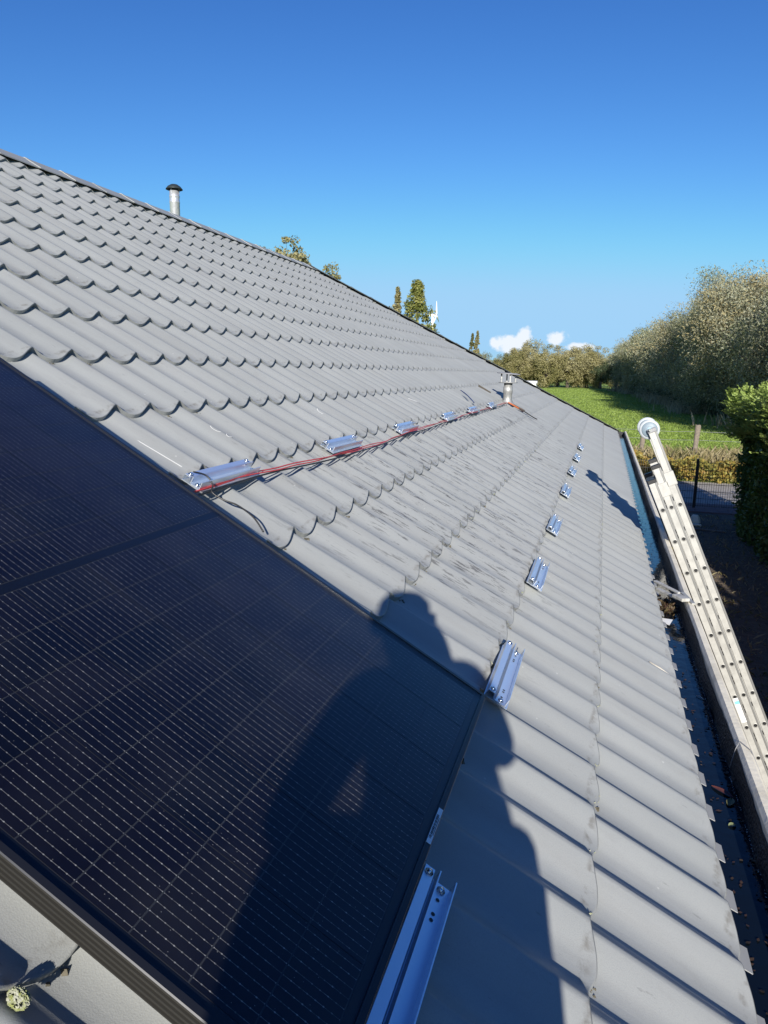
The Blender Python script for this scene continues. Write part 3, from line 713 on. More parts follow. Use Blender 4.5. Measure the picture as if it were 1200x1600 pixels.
# (offset across, top above first hole, hole phase)
secs = [(0.0, .205, 0.0), (SP, .295, .0), (2 * SP, .545, .0)]
rg = MB(); rg.lathe([(.0125, -.004), (.0185, -.0035), (.0185, .0), (.0125, .0)], None, 16); 
SOCK = rg.mesh('rung_socket', M_ALUW)
dk = MB(); dk.lathe([(0, 0), (.0128, 0)], None, 16); DARK = dk.mesh('rung_hole', M_BLACK)
for q, (s, top, ph) in enumerate(secs):
    for y in (0.0, LW):
        bot = foot_t + (0 if q == 0 else .12 * q)
        Ls = top - bot; st = MB(); w = .056; th = .024
        st.box((0, 0, Ls / 2), (w, th, Ls), bev=.003)
        yo = -th / 2 if y == 0 else th / 2; sg = -1 if y == 0 else 1
        st.box((-(w / 2 - .004), yo + sg * .002, Ls / 2), (.006, .005, Ls - .004), bev=.0012); st.box((w / 2 - .0065, yo + sg * .0014, Ls / 2), (.013, .004, Ls - .004), mi=1, bev=.001)
        so = st.build('stile', [M_ALUW, M_ALUD], lad, LM(bot, s, y))
        cpb = MB(); cpb.box((0, 0, .012), (w + .006, th + .01, .03), bev=.004); cpb.build('end_cap', M_BLACK if q < 2 else M_GREYP, so, LM(top, s, y))
        if y == 0:
            t = 0.0
            k = 0
            while t > bot + .1:
                Ms = LM(t, s, y) @ Matrix.Translation((0, -th / 2 - .0002, 0)) @ Matrix.Rotation(R(90), 4, 'X')
                so_ = link(bpy.data.objects.new('rung_socket', SOCK), Ms, so)
                link(bpy.data.objects.new('rung_hole', DARK), Ms @ Matrix.Translation((0, 0, .0006)), so)
                t -= RS; k += 1
            if q == 2:
                Ms = LM(.49, s, y) @ Matrix.Translation((0, -th / 2, 0)) @ Matrix.Rotation(R(90), 4, 'X')
                link(bpy.data.objects.new('bolt', BOLT), Ms, so)
    rgm = MB(); rgm.tube([(0, .012, 0), (0, LW - .012, 0)], .014, 10); me = rgm.mesh('rung', M_ALUW)
    t = 0.0
    while t > bot + .1:
        link(bpy.data.objects.new('rung', me), LM(t, s, 0), lad); t -= RS
    if q == 2:
        for t in (.2425,): link(bpy.data.objects.new('rung', me), LM(t, s, 0), lad)
for (t, s) in ((.155, SP), (.215, 2 * SP)):      # guide brackets
    for y in (-.016, LW + .016):
        MB().box((0, 0, 0), (.068, .008, .10), bev=.002).build('guide_bracket', M_ALUW, lad, LM(t - .02, s, y))
for y in (.034, LW - .034):
    wh = MB(); Mw = LM(.565, 2 * SP - .012, y) @ Matrix.Rotation(R(90), 4, 'X')
    wh.lathe([(.018, .018), (.05, .018), (.054, .013), (.054, -.013), (.05, -.018), (.018, -.018)], None, 32)
    w_ = wh.build('wheel', mat('wheel_face', (.17, .22, .26), .5), lad, Mw)
    MB().lathe([(.054, .016), (.068, .013), (.070, .0), (.068, -.013), (.054, -.016)], None, 32).build('tyre', mat('tyre_pale', (.40, .43, .45), .5), w_, Mw)
    MB().lathe([(0, .021), (.018, .021), (.020, .016), (.020, -.016), (.018, -.021), (0, -.021)], None, 20).build('hub', M_BLUEW, w_, Mw)
MB().tube([(0, -.04, 0), (0, LW + .04, 0)], .009, 10).build('axle', M_STEEL, lad, LM(.565, 2 * SP - .012, 0))
stm = MB(); stm.box((0, 0, 0), (.036, .0008, .19)); lab = stm.build('label_sticker', M_WHITE, lad, LM(-RS * 6 - .105, 0.0, -.0128))
M_CYAN = mat('cyan_print', (.18, .55, .62), .5)
MB().box((0, 0, 0), (.032, .0008, .026)).build('cyan_panel', M_CYAN, lab, LM(-RS * 6 - .045, 0, -.0136))
for i in range(7):
    MB().box((0, 0, 0), (.016 + .006 * (i % 3), .0008, .0035)).build('print_line', M_GREYP, lab, LM(-RS * 6 - .078 - i * .014, .002, -.0136))

# ------------------------------------------------------------------ things in the gutter
def leaf_litter(name, n, y0, y1, xf, z, m, size):
    C = np.stack([xf(n), rng.uniform(y0, y1, n), np.full(n, z)], 1); Q = leaf_quads(C, size, 2.0, rng, nrm=np.array([0, 0, 3.0]))
    Q[:, :, 2] = z + .001 + (Q[:, :, 2] - Q[:, :, 2].mean(1)[:, None]) * .12 + .002
    return tag(link(bpy.data.objects.new(name, quads_mesh(name, Q, m))), {'leaf_litter': 'brown leaf scraps floating in the gutter water', 'tar_crumbs': 'pale crumbs stuck along the tarred gutter wall'}[name], {'leaf_litter': 'leaves', 'tar_crumbs': 'crumbs'}[name], kind='stuff')
M_LIT = leaf_mat('wet_leaf', [(.010, .008, .006), (.028, .02, .013), (.06, .03, .018), (.09, .07, .035)], .05, 40)
leaf_litter('leaf_litter', 1300, 1.2, 15.9, lambda n: np.where(rng.random(n) < .62, GX1 - .018 - np.abs(rng.normal(0, .012, n)), np.where(rng.random(n) < .6, EX + .03 + np.abs(rng.normal(0, .02, n)), rng.uniform(EX + .02, GX1 - .03, n))), zw, M_LIT, .016)
M_CRUMB = mat('pale_crumb', (.55, .52, .45), .8)
leaf_litter('tar_crumbs', 700, 1.2, 8, lambda n: GX1 - .016 - np.abs(rng.normal(0, .0025, n)), zw + .004, M_CRUMB, .005)
n_ = 260; pd = gx(1040, 948, zw); C_ = np.stack([rng.uniform(EX + .015, GX1 - .02, n_), pd.y + rng.normal(0, .075, n_), zw + .004 + rng.random(n_) * .018], 1)
tag(link(bpy.data.objects.new('leaf_dam', quads_mesh('leaf_dam', leaf_quads(C_, .035, 2.2, rng, nrm=np.array([0, 0, 2.0])), M_LIT))), 'dark wet leaves dammed up under the strut in the gutter', 'leaves', kind='stuff')
def flat_leaf(name, x, y, L, w, ang, m, label):
    mb = MB(); n = 7; vs = [];
    for i in range(n + 1):
        t = i / n; ww = w * math.sin(math.pi * t) ** .7; z = .003 * math.sin(math.pi * t)
        vs += [(t * L - L / 2, ww, z + .002), (t * L - L / 2, 0, z - .001), (t * L - L / 2, -ww, z + .002)]
    fs = []
    for i in range(n): fs += [(3 * i, 3 * i + 1, 3 * i + 4, 3 * i + 3), (3 * i + 1, 3 * i + 2, 3 * i + 5, 3 * i + 4)]
    mb.add(vs, fs, 0, True); tag(mb.build(name, m, None, Matrix.Translation((x, y, zw + .002)) @ Matrix.Rotation(ang, 4, 'Z')), label, 'leaf', 'leaves in the gutter')
M_LF1 = mat('olive_leaf', (.12, .12, .045), .6); M_LF2 = mat('green_leaf', (.20, .23, .11), .6); M_LF3 = mat('red_brown_leaf', (.11, .035, .025), .6)
p = gx(1141, 1255, zw); flat_leaf('fallen_leaf', p.x, p.y, .05, .011, 1.2, M_LF1, 'long olive leaf floating in the gutter near the lower right')
p = gx(1144, 1291, zw); flat_leaf('fallen_leaf', p.x, p.y, .024, .008, .4, M_LF2, 'small pale green leaf floating nearest in the gutter')
p = gx(1128, 1238, zw); flat_leaf('fallen_leaf', p.x, p.y, .075, .010, 2.4, M_LF3, 'reddish brown leaf floating in the gutter beside the olive leaf')
p = gx(1042, 938, zw); flat_leaf('fallen_leaf', p.x, p.y, .05, .016, .9, mat('rust_leaf', (.33, .09, .045), .6), 'rust red leaf by the strut across the gutter')
p = gx(1044, 972, zw + .01); mb = MB(); mb.add([(-.045, -.02, .0), (.05, .03, .012), (-.02, .085, .006), (-.05, .03, .002), (-.02, -.075, .0)], [(0, 1, 2, 3), (0, 4, 1)]); mb.add([(-.045, -.02, -.002), (.05, .03, .010), (-.02, .085, .004), (-.05, .03, .0), (-.02, -.075, -.002)], [(3, 2, 1, 0), (1, 4, 0)])
tag(mb.build('plastic_scrap', M_WHITE, None, Matrix.Translation(p) @ Matrix.Rotation(.3, 4, 'Z') @ Matrix.Scale(.62, 4)), 'torn white plastic scrap lying in the gutter below the strut', 'scrap')
def wpipe(name, pts, r, m, label, cat): return tag(MB().tube(pts, r, 6).build(name, m), label, cat)
wpipe('wire', [(GX1 - .02, 2.33, zw + .03), (GX1 - .002, 2.36, zr - .012), (GX1 + .012, 2.38, zr + .004), (GXO - .004, 2.33, zr + .003), (GXO + .012, 2.27, zr - .03)], .0014, M_GREYP, 'thin grey wire bent over the pale gutter rim', 'wire')
wpipe('twig', [gx(1078, 1001, zw + .004), gx(1090, 1006, zw + .006), gx(1100, 1012, zw + .004)], .0022, M_CRUMB, 'pale twig floating in the gutter below the plastic scrap', 'twig')
wpipe('twig', [gx(1088, 1087, zw + .003), gx(1094, 1088, zw + .006), gx(1100, 1093, zw + .003)], .0016, M_CRUMB, 'short curved pale twig floating in mid gutter', 'twig')
# bird-lime lump / bleached leaf at the roof edge
mb = MB(); q = Vector((1.02, V0 + .07, 0))
mb.tube([(1.0, V0 + .105, surf(1.0, V0 + .105) + .004), (.985, V0 + .06, surf(.985, V0 + .06) + .006), (.955, V0 + .015, surf(.955, V0 + .015) + .004)], [.003, .006, .003], 6)
tag(mb.build('curled_leaf', mat('bleached', (.45, .42, .36), .8), None, ROOF), 'bleached curled leaf lying on the tiles by the gutter', 'leaf')

# ------------------------------------------------------------------ ground, path, field
M_FIELD = bpy.data.materials.new('meadow'); M_FIELD.use_nodes = True
def field_nodes():
    nt = M_FIELD.node_tree; N = nt.nodes; L = nt.links; p = N['Principled BSDF']; p.inputs['Roughness'].default_value = .9; p.inputs['Specular IOR Level'].default_value = .15
    g = N.new('ShaderNodeNewGeometry')
    def nz(s, d=6): n = N.new('ShaderNodeTexNoise'); n.inputs['Scale'].default_value = s; n.inputs['Detail'].default_value = d; n.inputs['Roughness'].default_value = .65; L.new(g.outputs['Position'], n.inputs['Vector']); return n.outputs[0]
    def mr(x, a, b): r = N.new('ShaderNodeMapRange'); r.inputs[1].default_value = a; r.inputs[2].default_value = b; L.new(x, r.inputs[0]); return r.outputs[0]
    m1 = N.new('ShaderNodeMixRGB'); m1.inputs[1].default_value = (.215, .31, .055, 1); m1.inputs[2].default_value = (.29, .38, .085, 1); L.new(mr(nz(.25), .35, .65), m1.inputs[0])
    m2 = N.new('ShaderNodeMixRGB'); m2.inputs[2].default_value = (.17, .255, .045, 1); L.new(mr(nz(2.6), .5, .75), m2.inputs[0]); L.new(m1.outputs[0], m2.inputs[1]); L.new(m2.outputs[0], p.inputs['Base Color'])
    b = N.new('ShaderNodeBump'); b.inputs['Strength'].default_value = 1; b.inputs['Distance'].default_value = .15; L.new(nz(5), b.inputs['Height']); L.new(b.outputs[0], p.inputs['Normal'])
field_nodes()
mb = MB(); mb.add([(-3000, -3000, 0), (3000, -3000, 0), (3000, 3000, 0), (-3000, 3000, 0)], [(0, 1, 2, 3)]); tag(mb.build('ground', M_FIELD), kind='structure')
M_SOIL = mat('dark_soil', (.105, .078, .052), .95, noise=(7, (.16, .12, .08), .4, .7), bump=(14, 1, .06))
mb = MB(); mb.box((0, 4, .004), (24, 36.0, .008)); tag(mb.build('garden_soil', M_SOIL), kind='structure')
M_PATH = mat('gravel_road', (.36, .33, .29), .95, noise=(5, (.26, .24, .21), .4, .7), bump=(40, .6, .03))
mb = MB(); mb.box((0, 25.45, .012), (70, 4.9, .024)); tag(mb.build('gravel_road', M_PATH), kind='structure')
M_PAVE = mat('red_paving', (.20, .115, .105), .85, noise=(3, (.15, .10, .095), .4, .7))
mb = MB(); mb.box((0, 22.2, .016), (24, 1.5, .032)); pave = tag(mb.build('paved_strip', M_PAVE), kind='structure')
pv = MB(); pv.box((0, 0, .006), (.58, .28, .012), bev=.004); PVM = pv.mesh('paving_slab', M_PAVE)
for ix in range(-2, 11):
    for iy in range(5): link(bpy.data.objects.new('paving_slab', PVM), Matrix.Translation((ix * .6 + (.3 if iy % 2 else 0), 21.6 + iy * .3, .033)), pave)
# kerb board at the foot of the hedge
M_BOARD = mat('weathered_board', (.21, .205, .195), .9, noise=(6, (.14, .135, .12), .4, .7))
kb = empty('edging_boards', (3.55, 12, 0), 'low weathered grey boards along the foot of the conifer hedge', 'edging')
for i in range(13):
    MB().box((3.52 + random.uniform(-.02, .02), 19.2 - i * 1.25, .19), (.05, 1.22, .38 + random.uniform(-.03, .03)), bev=.006).build('board', M_BOARD, kb)
# odds and ends lying on the soil by the fence
def thing_box(name, c, size, rz, m, label, cat): return tag(MB().box((0, 0, size[2] / 2), size, bev=min(size) * .15).build(name, m, None, Matrix.Translation(c) @ Matrix.Rotation(rz, 4, 'Z')), label, cat)
thing_box('plank', gx(1100, 829, .01), (1.0, .05, .04), -.12, M_BOARD, 'thin grey plank lying on dark soil before the fence', 'plank')
thing_box('plank', gx(1077, 821, .01), (.55, .12, .05), -.05, M_CONC, 'short pale board below the fence post', 'board')
p = gx(1085, 815, .06); mb = MB(); mb.lathe([(.22, 0), (.21, .10), (.13, .24), (.10, .27), (0, .27)], Matrix.Scale(.8, 4), 4, smooth=False)
tag(mb.build('post_footing', M_CONC, None, Matrix.Translation((p.x, p.y, .02)) @ Matrix.Rotation(.5, 4, 'Z')), 'small pale tapered concrete footing below the fence post', 'footing')

# ------------------------------------------------------------------ mesh fence
FY = 22.1
fen = empty('mesh_fence', (0, FY, 0), 'black wire mesh fence with slim posts beyond the house corner', 'fence')
for x in (2.71, .21, -2.29, 5.21):
    MB().box((x, FY, .72), (.075, .06, 1.44), bev=.006).build('post', M_BLACK, fen)
for x0 in (-2.29, .21, 2.71):
    w = MB(); x = x0 + .05
    while x < x0 + 2.46: w.box((x, FY + .035, .70), (.008, .008, 1.26)); x += .0625
    for z in np.arange(.1, 1.34, .205):
        for yy in (.025, .045): w.box((x0 + 1.25, FY + yy, z), (2.42, .008, .010))
    tag(w.build('mesh_panel', M_BLACK, fen), kind='stuff')
M_WOOD = mat('weathered_wood', (.20, .165, .125), .9, noise=(12, (.12, .10, .08), .4, .7))
def wpost(px, py, Y, h, lab):
    d = WM3 @ Vector(((px - 600) / 1130, (py - 800) / 1130, 1)); s = Y / d.y; x = d.x * s
    m_ = MB(); n = 9; prof = [(.0, -.1), (.1, -.1), (.115, .2), (.105, h * .5), (.11, h - .05), (.095, h), (0, h - .01)]
    m_.lathe(prof, None, n); vs = m_.v; m_.v = [(v[0] * (1 + .12 * math.sin(v[2] * 5 + v[1] * 30)), v[1], v[2] + .03 * math.sin(v[0] * 40)) for v in vs]
    return tag(m_.build('wooden_post', M_WOOD, None, Matrix.Translation((x, Y, 0)) @ Matrix.Rotation(R(random.uniform(-4, 4)), 4, 'Y')), lab, 'post', 'field fence posts'), x
_, xa = wpost(1086, 690, 32.5, 1.78, 'weathered wooden post in the field edge right of the ladder')
_, xb = wpost(1003, 690, 32.5, 1.72, 'weathered wooden post at the field edge left of the ladder wheel')
for z in (1.15, 1.5): tag(MB().tube([(xb - 6, 32.5, z), (xb, 32.5, z), ((xa + xb) / 2, 32.5, z - .03), (xa, 32.5, z), (xa + 6, 32.5, z - .02)], .006, 5).build('fence_wire', M_GREYP), 'upper thin wire strung between the wooden field posts' if z > 1.3 else 'lower thin wire strung between the wooden field posts', 'wire')

# ------------------------------------------------------------------ vegetation
def blades(name, n, xs, ys, hmin, hmax, w, m, label, cat, lean=.35):
    x = xs(n); y = ys(n); h = rng.uniform(hmin, hmax, n); a = rng.uniform(0, 2 * np.pi, n)
    b = np.stack([x, y, np.zeros(n)], 1); dx = np.stack([np.cos(a), np.sin(a), np.zeros(n)], 1) * (w * rng.uniform(.6, 1.4, n))[:, None]
    ln = rng.normal(0, lean, (n, 2)) * h[:, None]; tip = b + np.stack([ln[:, 0], ln[:, 1], h], 1); midp = b + np.stack([ln[:, 0] * .35, ln[:, 1] * .35, h * .6], 1)
    Q = np.stack([b - dx, b + dx, midp + dx * .6, tip], 1)
    return tag(link(bpy.data.objects.new(name, quads_mesh(name, Q, m))), label, cat, kind='stuff')
M_DRY = leaf_mat('dry_grass', [(.10, .11, .03), (.20, .17, .07), (.33, .27, .15), (.40, .34, .22)], .3, .8)
M_GRS = leaf_mat('green_grass', [(0.115, 0.190, 0.023), (0.161, 0.241, 0.034), (0.230, 0.310, 0.069)], .35, .3)
blades('dry_grass', 9000, lambda n: rng.uniform(-6, 9, n), lambda n: 30.5 + np.abs(rng.normal(0, 1.6, n)), .25, .95, .018, M_DRY, 'tall dry grass between the orange hedge and the field', 'grass')
yg_ = 31 + 175 * rng.random(90000) ** 2.4
blades('field_grass', 90000, lambda n: rng.uniform(-1, .55, n) * (14 + (yg_ - 31) * .16), lambda n: yg_, .05, .15, .03 + (yg_ - 31) * .0006, M_GRS, 'short green grass of the near field', 'grass', .6)
blades('garden_weeds', 2500, lambda n: rng.uniform(.6, 3.4, n), lambda n: rng.uniform(7, 21, n), .03, .10, .01, M_DRY, 'sparse dry stems on the bare soil strip', 'weeds', .8)

# low orange hedge by the road
M_ORG = leaf_mat('autumn_leaf', [(.15, .16, .05), (.26, .24, .06), (.33, .25, .06), (.28, .17, .045), (.20, .15, .05)], .3, 2.2)
oh = empty('low_hedge', (1.5, 28.3, 0), 'low orange yellow autumn hedge along the gravel road', 'hedge')
n = 15000; C = np.stack([rng.uniform(-6, 9, n), 28.3 + rng.uniform(-.65, .65, n), 1.02 * rng.random(n) ** .6], 1)
C[:, 2] *= .80 + .2 * np.sin(C[:, 0] * 1.9) * np.sin(C[:, 0] * .7 + 1) + .08 * np.sin(C[:, 0] * 6)
link(bpy.data.objects.new('foliage', quads_mesh('foliage', leaf_quads(C, .13, 1.7), M_ORG)), None, oh)
tr = MB()
for i in range(60): x = rng.uniform(-6, 9); tr.tube([(x, 28.3, 0), (x + rng.normal(0, .1), 28.3 + rng.normal(0, .1), .55)], [.018, .008], 5)
tag(tr.build('stems', M_WOOD, oh), kind='stuff')

# conifer hedge beside the garden
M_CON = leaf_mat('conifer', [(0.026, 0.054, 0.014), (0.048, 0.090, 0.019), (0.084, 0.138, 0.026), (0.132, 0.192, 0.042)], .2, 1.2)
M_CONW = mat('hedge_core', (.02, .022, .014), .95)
hg = empty('conifer_hedge', (4.2, 8, 0), 'tall dark clipped conifer hedge with bright feathery top at right', 'hedge')
HX0, HX1, HYE = 3.45, 4.9, 19.6
def hedge_h(y):
    h = 3.02 + .3 * (np.asarray(y) < 4.8) + .16 * np.sin(y * 1.3) + .12 * np.sin(y * 2.9 + 1)  # near stretch, out of view, raised to keep the soil strip in shade
    return h - 1.75 * np.exp(-((y - 8.3) / 2.8) ** 8)  # added dip out of view, shaped to let a sun patch reach the soil
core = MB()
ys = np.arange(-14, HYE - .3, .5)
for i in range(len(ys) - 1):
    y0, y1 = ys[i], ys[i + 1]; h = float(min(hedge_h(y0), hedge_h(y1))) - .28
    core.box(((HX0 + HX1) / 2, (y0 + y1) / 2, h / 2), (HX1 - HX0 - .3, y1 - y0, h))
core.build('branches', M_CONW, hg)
def hedge_faces(n, y0, y1, size):
    # left face, top and the far end
    nl = int(n * .62); y = rng.uniform(y0, y1, nl); z = rng.random(nl) * (hedge_h(y) + .05); x = HX0 + .06 * np.sin(y * 3 + z * 2) + rng.normal(0, .07, nl)
    x -= .30 * np.clip((z - 2.2) / .6, 0, 1)
    L_ = np.stack([x, y, z], 1)
    nt_ = n - nl; y = rng.uniform(y0, y1, nt_); x = rng.uniform(HX0 - .2, HX1, nt_); T_ = np.stack([x, y, hedge_h(y) + rng.normal(0, .09, nt_)], 1)
    return np.concatenate([L_, T_])
C = hedge_faces(22000, 13, HYE, .1); Q1 = leaf_quads(C, .13, 2.4, rng, droop=(-.2, 0, .25))
C = hedge_faces(9000, -14, 13, .2); Q2 = leaf_quads(C, .26, 1.8)
n = 5000; C = np.stack([rng.uniform(HX0, HX1, n), HYE + rng.normal(0, .08, n), rng.random(n) * 2.9], 1); Q3 = leaf_quads(C, .13, 2.4)
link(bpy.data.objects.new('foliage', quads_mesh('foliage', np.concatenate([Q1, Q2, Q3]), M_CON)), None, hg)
# feathery sprays along the top
Q = []
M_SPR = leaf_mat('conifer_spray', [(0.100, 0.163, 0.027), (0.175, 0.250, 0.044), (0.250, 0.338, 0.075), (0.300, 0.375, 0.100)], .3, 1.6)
for _ in range(2300):
    y = rng.uniform(13.8, HYE + .2); x = rng.uniform(HX0 - .42, HX1 - .2); z = hedge_h(y) + rng.uniform(-.55 if x < HX0 else -.1, .16)
    ax = np.array([rng.normal(-.45, .5), rng.normal(-.25, .45), rng.uniform(.15, .9)]); ax /= np.linalg.norm(ax); L_ = rng.uniform(.22, .52)
    nn = np.cross(ax, [0, 0, 1.0]); nn /= np.linalg.norm(nn); side = nn; p0 = np.array([x, y, z]); up_ = np.cross(nn, ax)
    for i in range(7):
        t = (i + 1) / 7; c = p0 + ax * L_ * t + np.array([0, 0, -.06]) * t * t
        for sg in (-1, 1):
            l2 = L_ * .34 * (1.05 - t * .75); dd = ax * .75 + side * sg * .75 + rng.normal(0, .14, 3); e = c + dd * l2; w = up_ * .0 + ax * .022
            wv = np.cross(dd, up_) * .02 + up_ * rng.normal(0, .008)
            Q.append([c - wv, (c + e) / 2 - wv * 1.3, e, (c + e) / 2 + wv * 1.3])
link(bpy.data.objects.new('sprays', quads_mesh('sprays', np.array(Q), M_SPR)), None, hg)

# trees
M_BARK = mat('bark', (.10, .085, .065), .95, noise=(6, (.055, .048, .04), .4, .7), bump=(20, 1, .05))
def make_tree(seed, H, rx, trunk_h, nclump, nleaf, lsize, mleaf, base=.25, shape='willow', aspect=3.0, trunk_r=.35):
    r = np.random.default_rng(seed); tb = MB()
    lean = r.normal(0, .15, 2)
    tb.tube([(0, 0, -.1), (lean[0] * .3, lean[1] * .3, trunk_h * .5), (lean[0], lean[1], trunk_h)], [trunk_r * 1.25, trunk_r, trunk_r * 1.1], 9)
    top = np.array([lean[0], lean[1], trunk_h]); cl = []; zc = H * (1 + base) / 2 * .98; rz = H * (1 - base) / 2
    for i in range(nclump):
        if shape == 'poplar':
            t = r.random() ** .85; z = H * (.10 + .87 * t); rad = rx * min(1.0, .45 + t * 2.5, (1.03 - t) * 2.4) * math.sqrt(r.random()) * .8; a = r.uniform(0, 6.283)
            c = np.array([math.cos(a) * rad, math.sin(a) * rad, z]); cr = rx * r.uniform(.18, .34) * (1.2 - .5 * t)
        else:
            while True:
                q = r.uniform(-1, 1, 3)
                if .30 < np.linalg.norm(q) < 1: break
            q = q / np.linalg.norm(q) * np.linalg.norm(q) ** .45
            lump = 1 + .22 * math.sin(q[0] * 5 + seed) + .14 * math.sin(q[1] * 6 + seed * 2) + .1 * math.sin(q[2] * 7)
            c = np.array([q[0] * rx * lump, q[1] * rx * lump, zc + q[2] * rz * lump * .95]); cr = rx * r.uniform(.20, .40)
        cl.append((c, cr))
        if i % (2 if shape == 'sparse' else 3) == 0:
            m_ = top + (c - top) * .5 + r.normal(0, .25, 3) + np.array([0, 0, .25]); s0 = top + np.array([r.normal(0, trunk_r * .4), r.normal(0, trunk_r * .4), -.1])
            if shape == 'poplar': s0 = np.array([0, 0, max(trunk_h * .5, c[2] - 2.2)]); m_ = (s0 + c) / 2
            tb.tube([tuple(s0), tuple(m_), tuple(c)], [trunk_r * .32, trunk_r * .17, trunk_r * .05], 5)
    if shape in ('poplar',): tb.tube([(0, 0, trunk_h), (0, 0, H * .93)], [trunk_r * .9, .04], 7)
    per = nleaf // nclump; CC = []; NN = []
    for c, cr in cl:
        q = r.normal(size=(per, 3)); q /= np.linalg.norm(q, axis=1)[:, None]; q *= (r.random(per) ** .45)[:, None]
        q = q * cr * np.array([1.1, 1.1, .95]); CC.append(c + q); NN.append(q / cr + (c - np.array([0, 0, zc])) / (rx * 2))
    CC = np.concatenate(CC); NN = np.concatenate(NN)
    Q = leaf_quads(CC, lsize, aspect, r, droop=(.15, .1, -.25) if shape == 'willow' else None, nrm=NN)
    return tb.mesh('trunk', M_BARK), quads_mesh('crown', Q, mleaf)
def put_tree(name, x, y, proto, sc, rz, label, group, cat='tree', sz=1.0):
    t = empty(name, (x, y, 0), label, cat, group)
    Mt = Matrix.Translation((x, y, 0)) @ Matrix.Rotation(rz, 4, 'Z') @ Matrix.Diagonal((sc, sc, sc * sz, 1))
    link(bpy.data.objects.new('trunk', proto[0]), Mt, t); link(bpy.data.objects.new('crown', proto[1]), Mt, t)
    return t
M_WIL = leaf_mat('willow_leaf', [(0.085, 0.101, 0.043), (0.155, 0.167, 0.081), (0.248, 0.256, 0.147), (0.31, 0.315, 0.225), (0.31, 0.264, 0.132)], .22, .42)
M_WIL2 = leaf_mat('olive_leaf_far', [(0.095, 0.101, 0.034), (0.176, 0.169, 0.061), (0.257, 0.230, 0.095), (0.311, 0.284, 0.149)], .25, .25)
M_POP = leaf_mat('poplar_leaf', [(0.095, 0.121, 0.027), (0.176, 0.189, 0.047), (0.284, 0.270, 0.081), (0.351, 0.338, 0.162)], .3, .8)
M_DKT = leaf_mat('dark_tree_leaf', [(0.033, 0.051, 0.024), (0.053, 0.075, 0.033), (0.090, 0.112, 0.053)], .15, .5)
W_NEAR = [make_tree(11 + i, 12.2, 4.6, 2.6, 130, 42000, .22, M_WIL, .10, trunk_r=.42) for i in range(3)]
W_MID = [make_tree(31 + i, 12.2, 4.4, 2.6, 100, 15000, .40, M_WIL, .12, trunk_r=.45) for i in range(2)]
W_FAR = [make_tree(51 + i, 12.6, 5.0, 2.6, 90, 15000, .5, M_WIL2, .12, trunk_r=.5) for i in range(3)]
W_DRK = [make_tree(71, 10.5, 4.0, 3.0, 60, 7000, .5, M_DKT, .26, trunk_r=.5)]
P_NEAR = make_tree(81, 15.2, 3.0, 2.0, 95, 9500, .32, M_POP, .1, 'poplar', 1.8, trunk_r=.28)
P_FAR = make_tree(82, 15.6, 1.25, 2.0, 110, 6000, .40, M_WIL2, .1, 'poplar', 1.8, trunk_r=.25)
SPARSE = [make_tree(91 + i, 11.5, 1.15, 4.0, 34, 3000, .17, M_WIL2, .62, 'sparse', 1.8, trunk_r=.16) for i in range(2)]
# row along the right edge of the field
row = []; y = 42.0
while y < 205:
    x = float(np.interp(y, [42, 50, 75, 144, 205], [16.0, 14.6, 11.9, 9.2, 5.5])); row.append((x + random.uniform(-.7, .7), y)); y += random.uniform(6.6, 8.6)
for i, (x, y) in enumerate(row):
    pr = W_NEAR[i % 3] if y < 105 else W_MID[i % 2]
    put_tree('willow_tree', x, y, pr, (random.uniform(.90, .98) if y < 62 else random.uniform(.94, 1.1)), random.uniform(0, 6.28), f'{ORD[i]} grey green willow from the near end of the field-side row', 'willows along the right side of the field')
    if y < 115: # second rank closes the gaps
        put_tree('willow_tree', x + 6.5 + random.uniform(-1, 1), y + 3, W_MID[i % 2], random.uniform(.82, .98), random.uniform(0, 6.28), f'grey green willow standing just behind the {ORD[i]} front row willow', 'willows behind the field-side row')
# dark trees with clear trunks where the two rows meet
for i, px in enumerate((917, 938, 962, 985, 1004)):
    q = gx(px, (606, 607.5, 610, 613, 617)[i], 0)
    put_tree('dark_tree', q.x, q.y, W_DRK[0], random.uniform(.62, .82), random.uniform(0, 6.28), f'{ORD[i]} dark shaded tree with bare trunk from left at field end', 'dark trees at the far field corner')
# far row across the end of the field
xs_ = [-52, -46, -41, -36.5, -31, -26.5, -21.5, -17.0, -11.5, -6, -1]
for i, x in enumerate(xs_):
    put_tree('field_tree', x + random.uniform(-1, 1), 226 + random.uniform(-5, 8), W_FAR[i % 3], (random.uniform(.74, .86) if x < -25 else random.uniform(.88, 1.06)), random.uniform(0, 6.28), f'{ORD[i]} olive brown tree from the left in far field row', 'trees across the far end of the field')
for i, x in enumerate(np.linspace(-60, 30, 15)):
    put_tree('field_tree', float(x), 252 + random.uniform(-4, 6), W_FAR[(i + 1) % 3], random.uniform(.72, .86), random.uniform(0, 6.28), f'{ORD[i]} olive tree from left in the rank behind the far field row', 'trees behind the far field row')
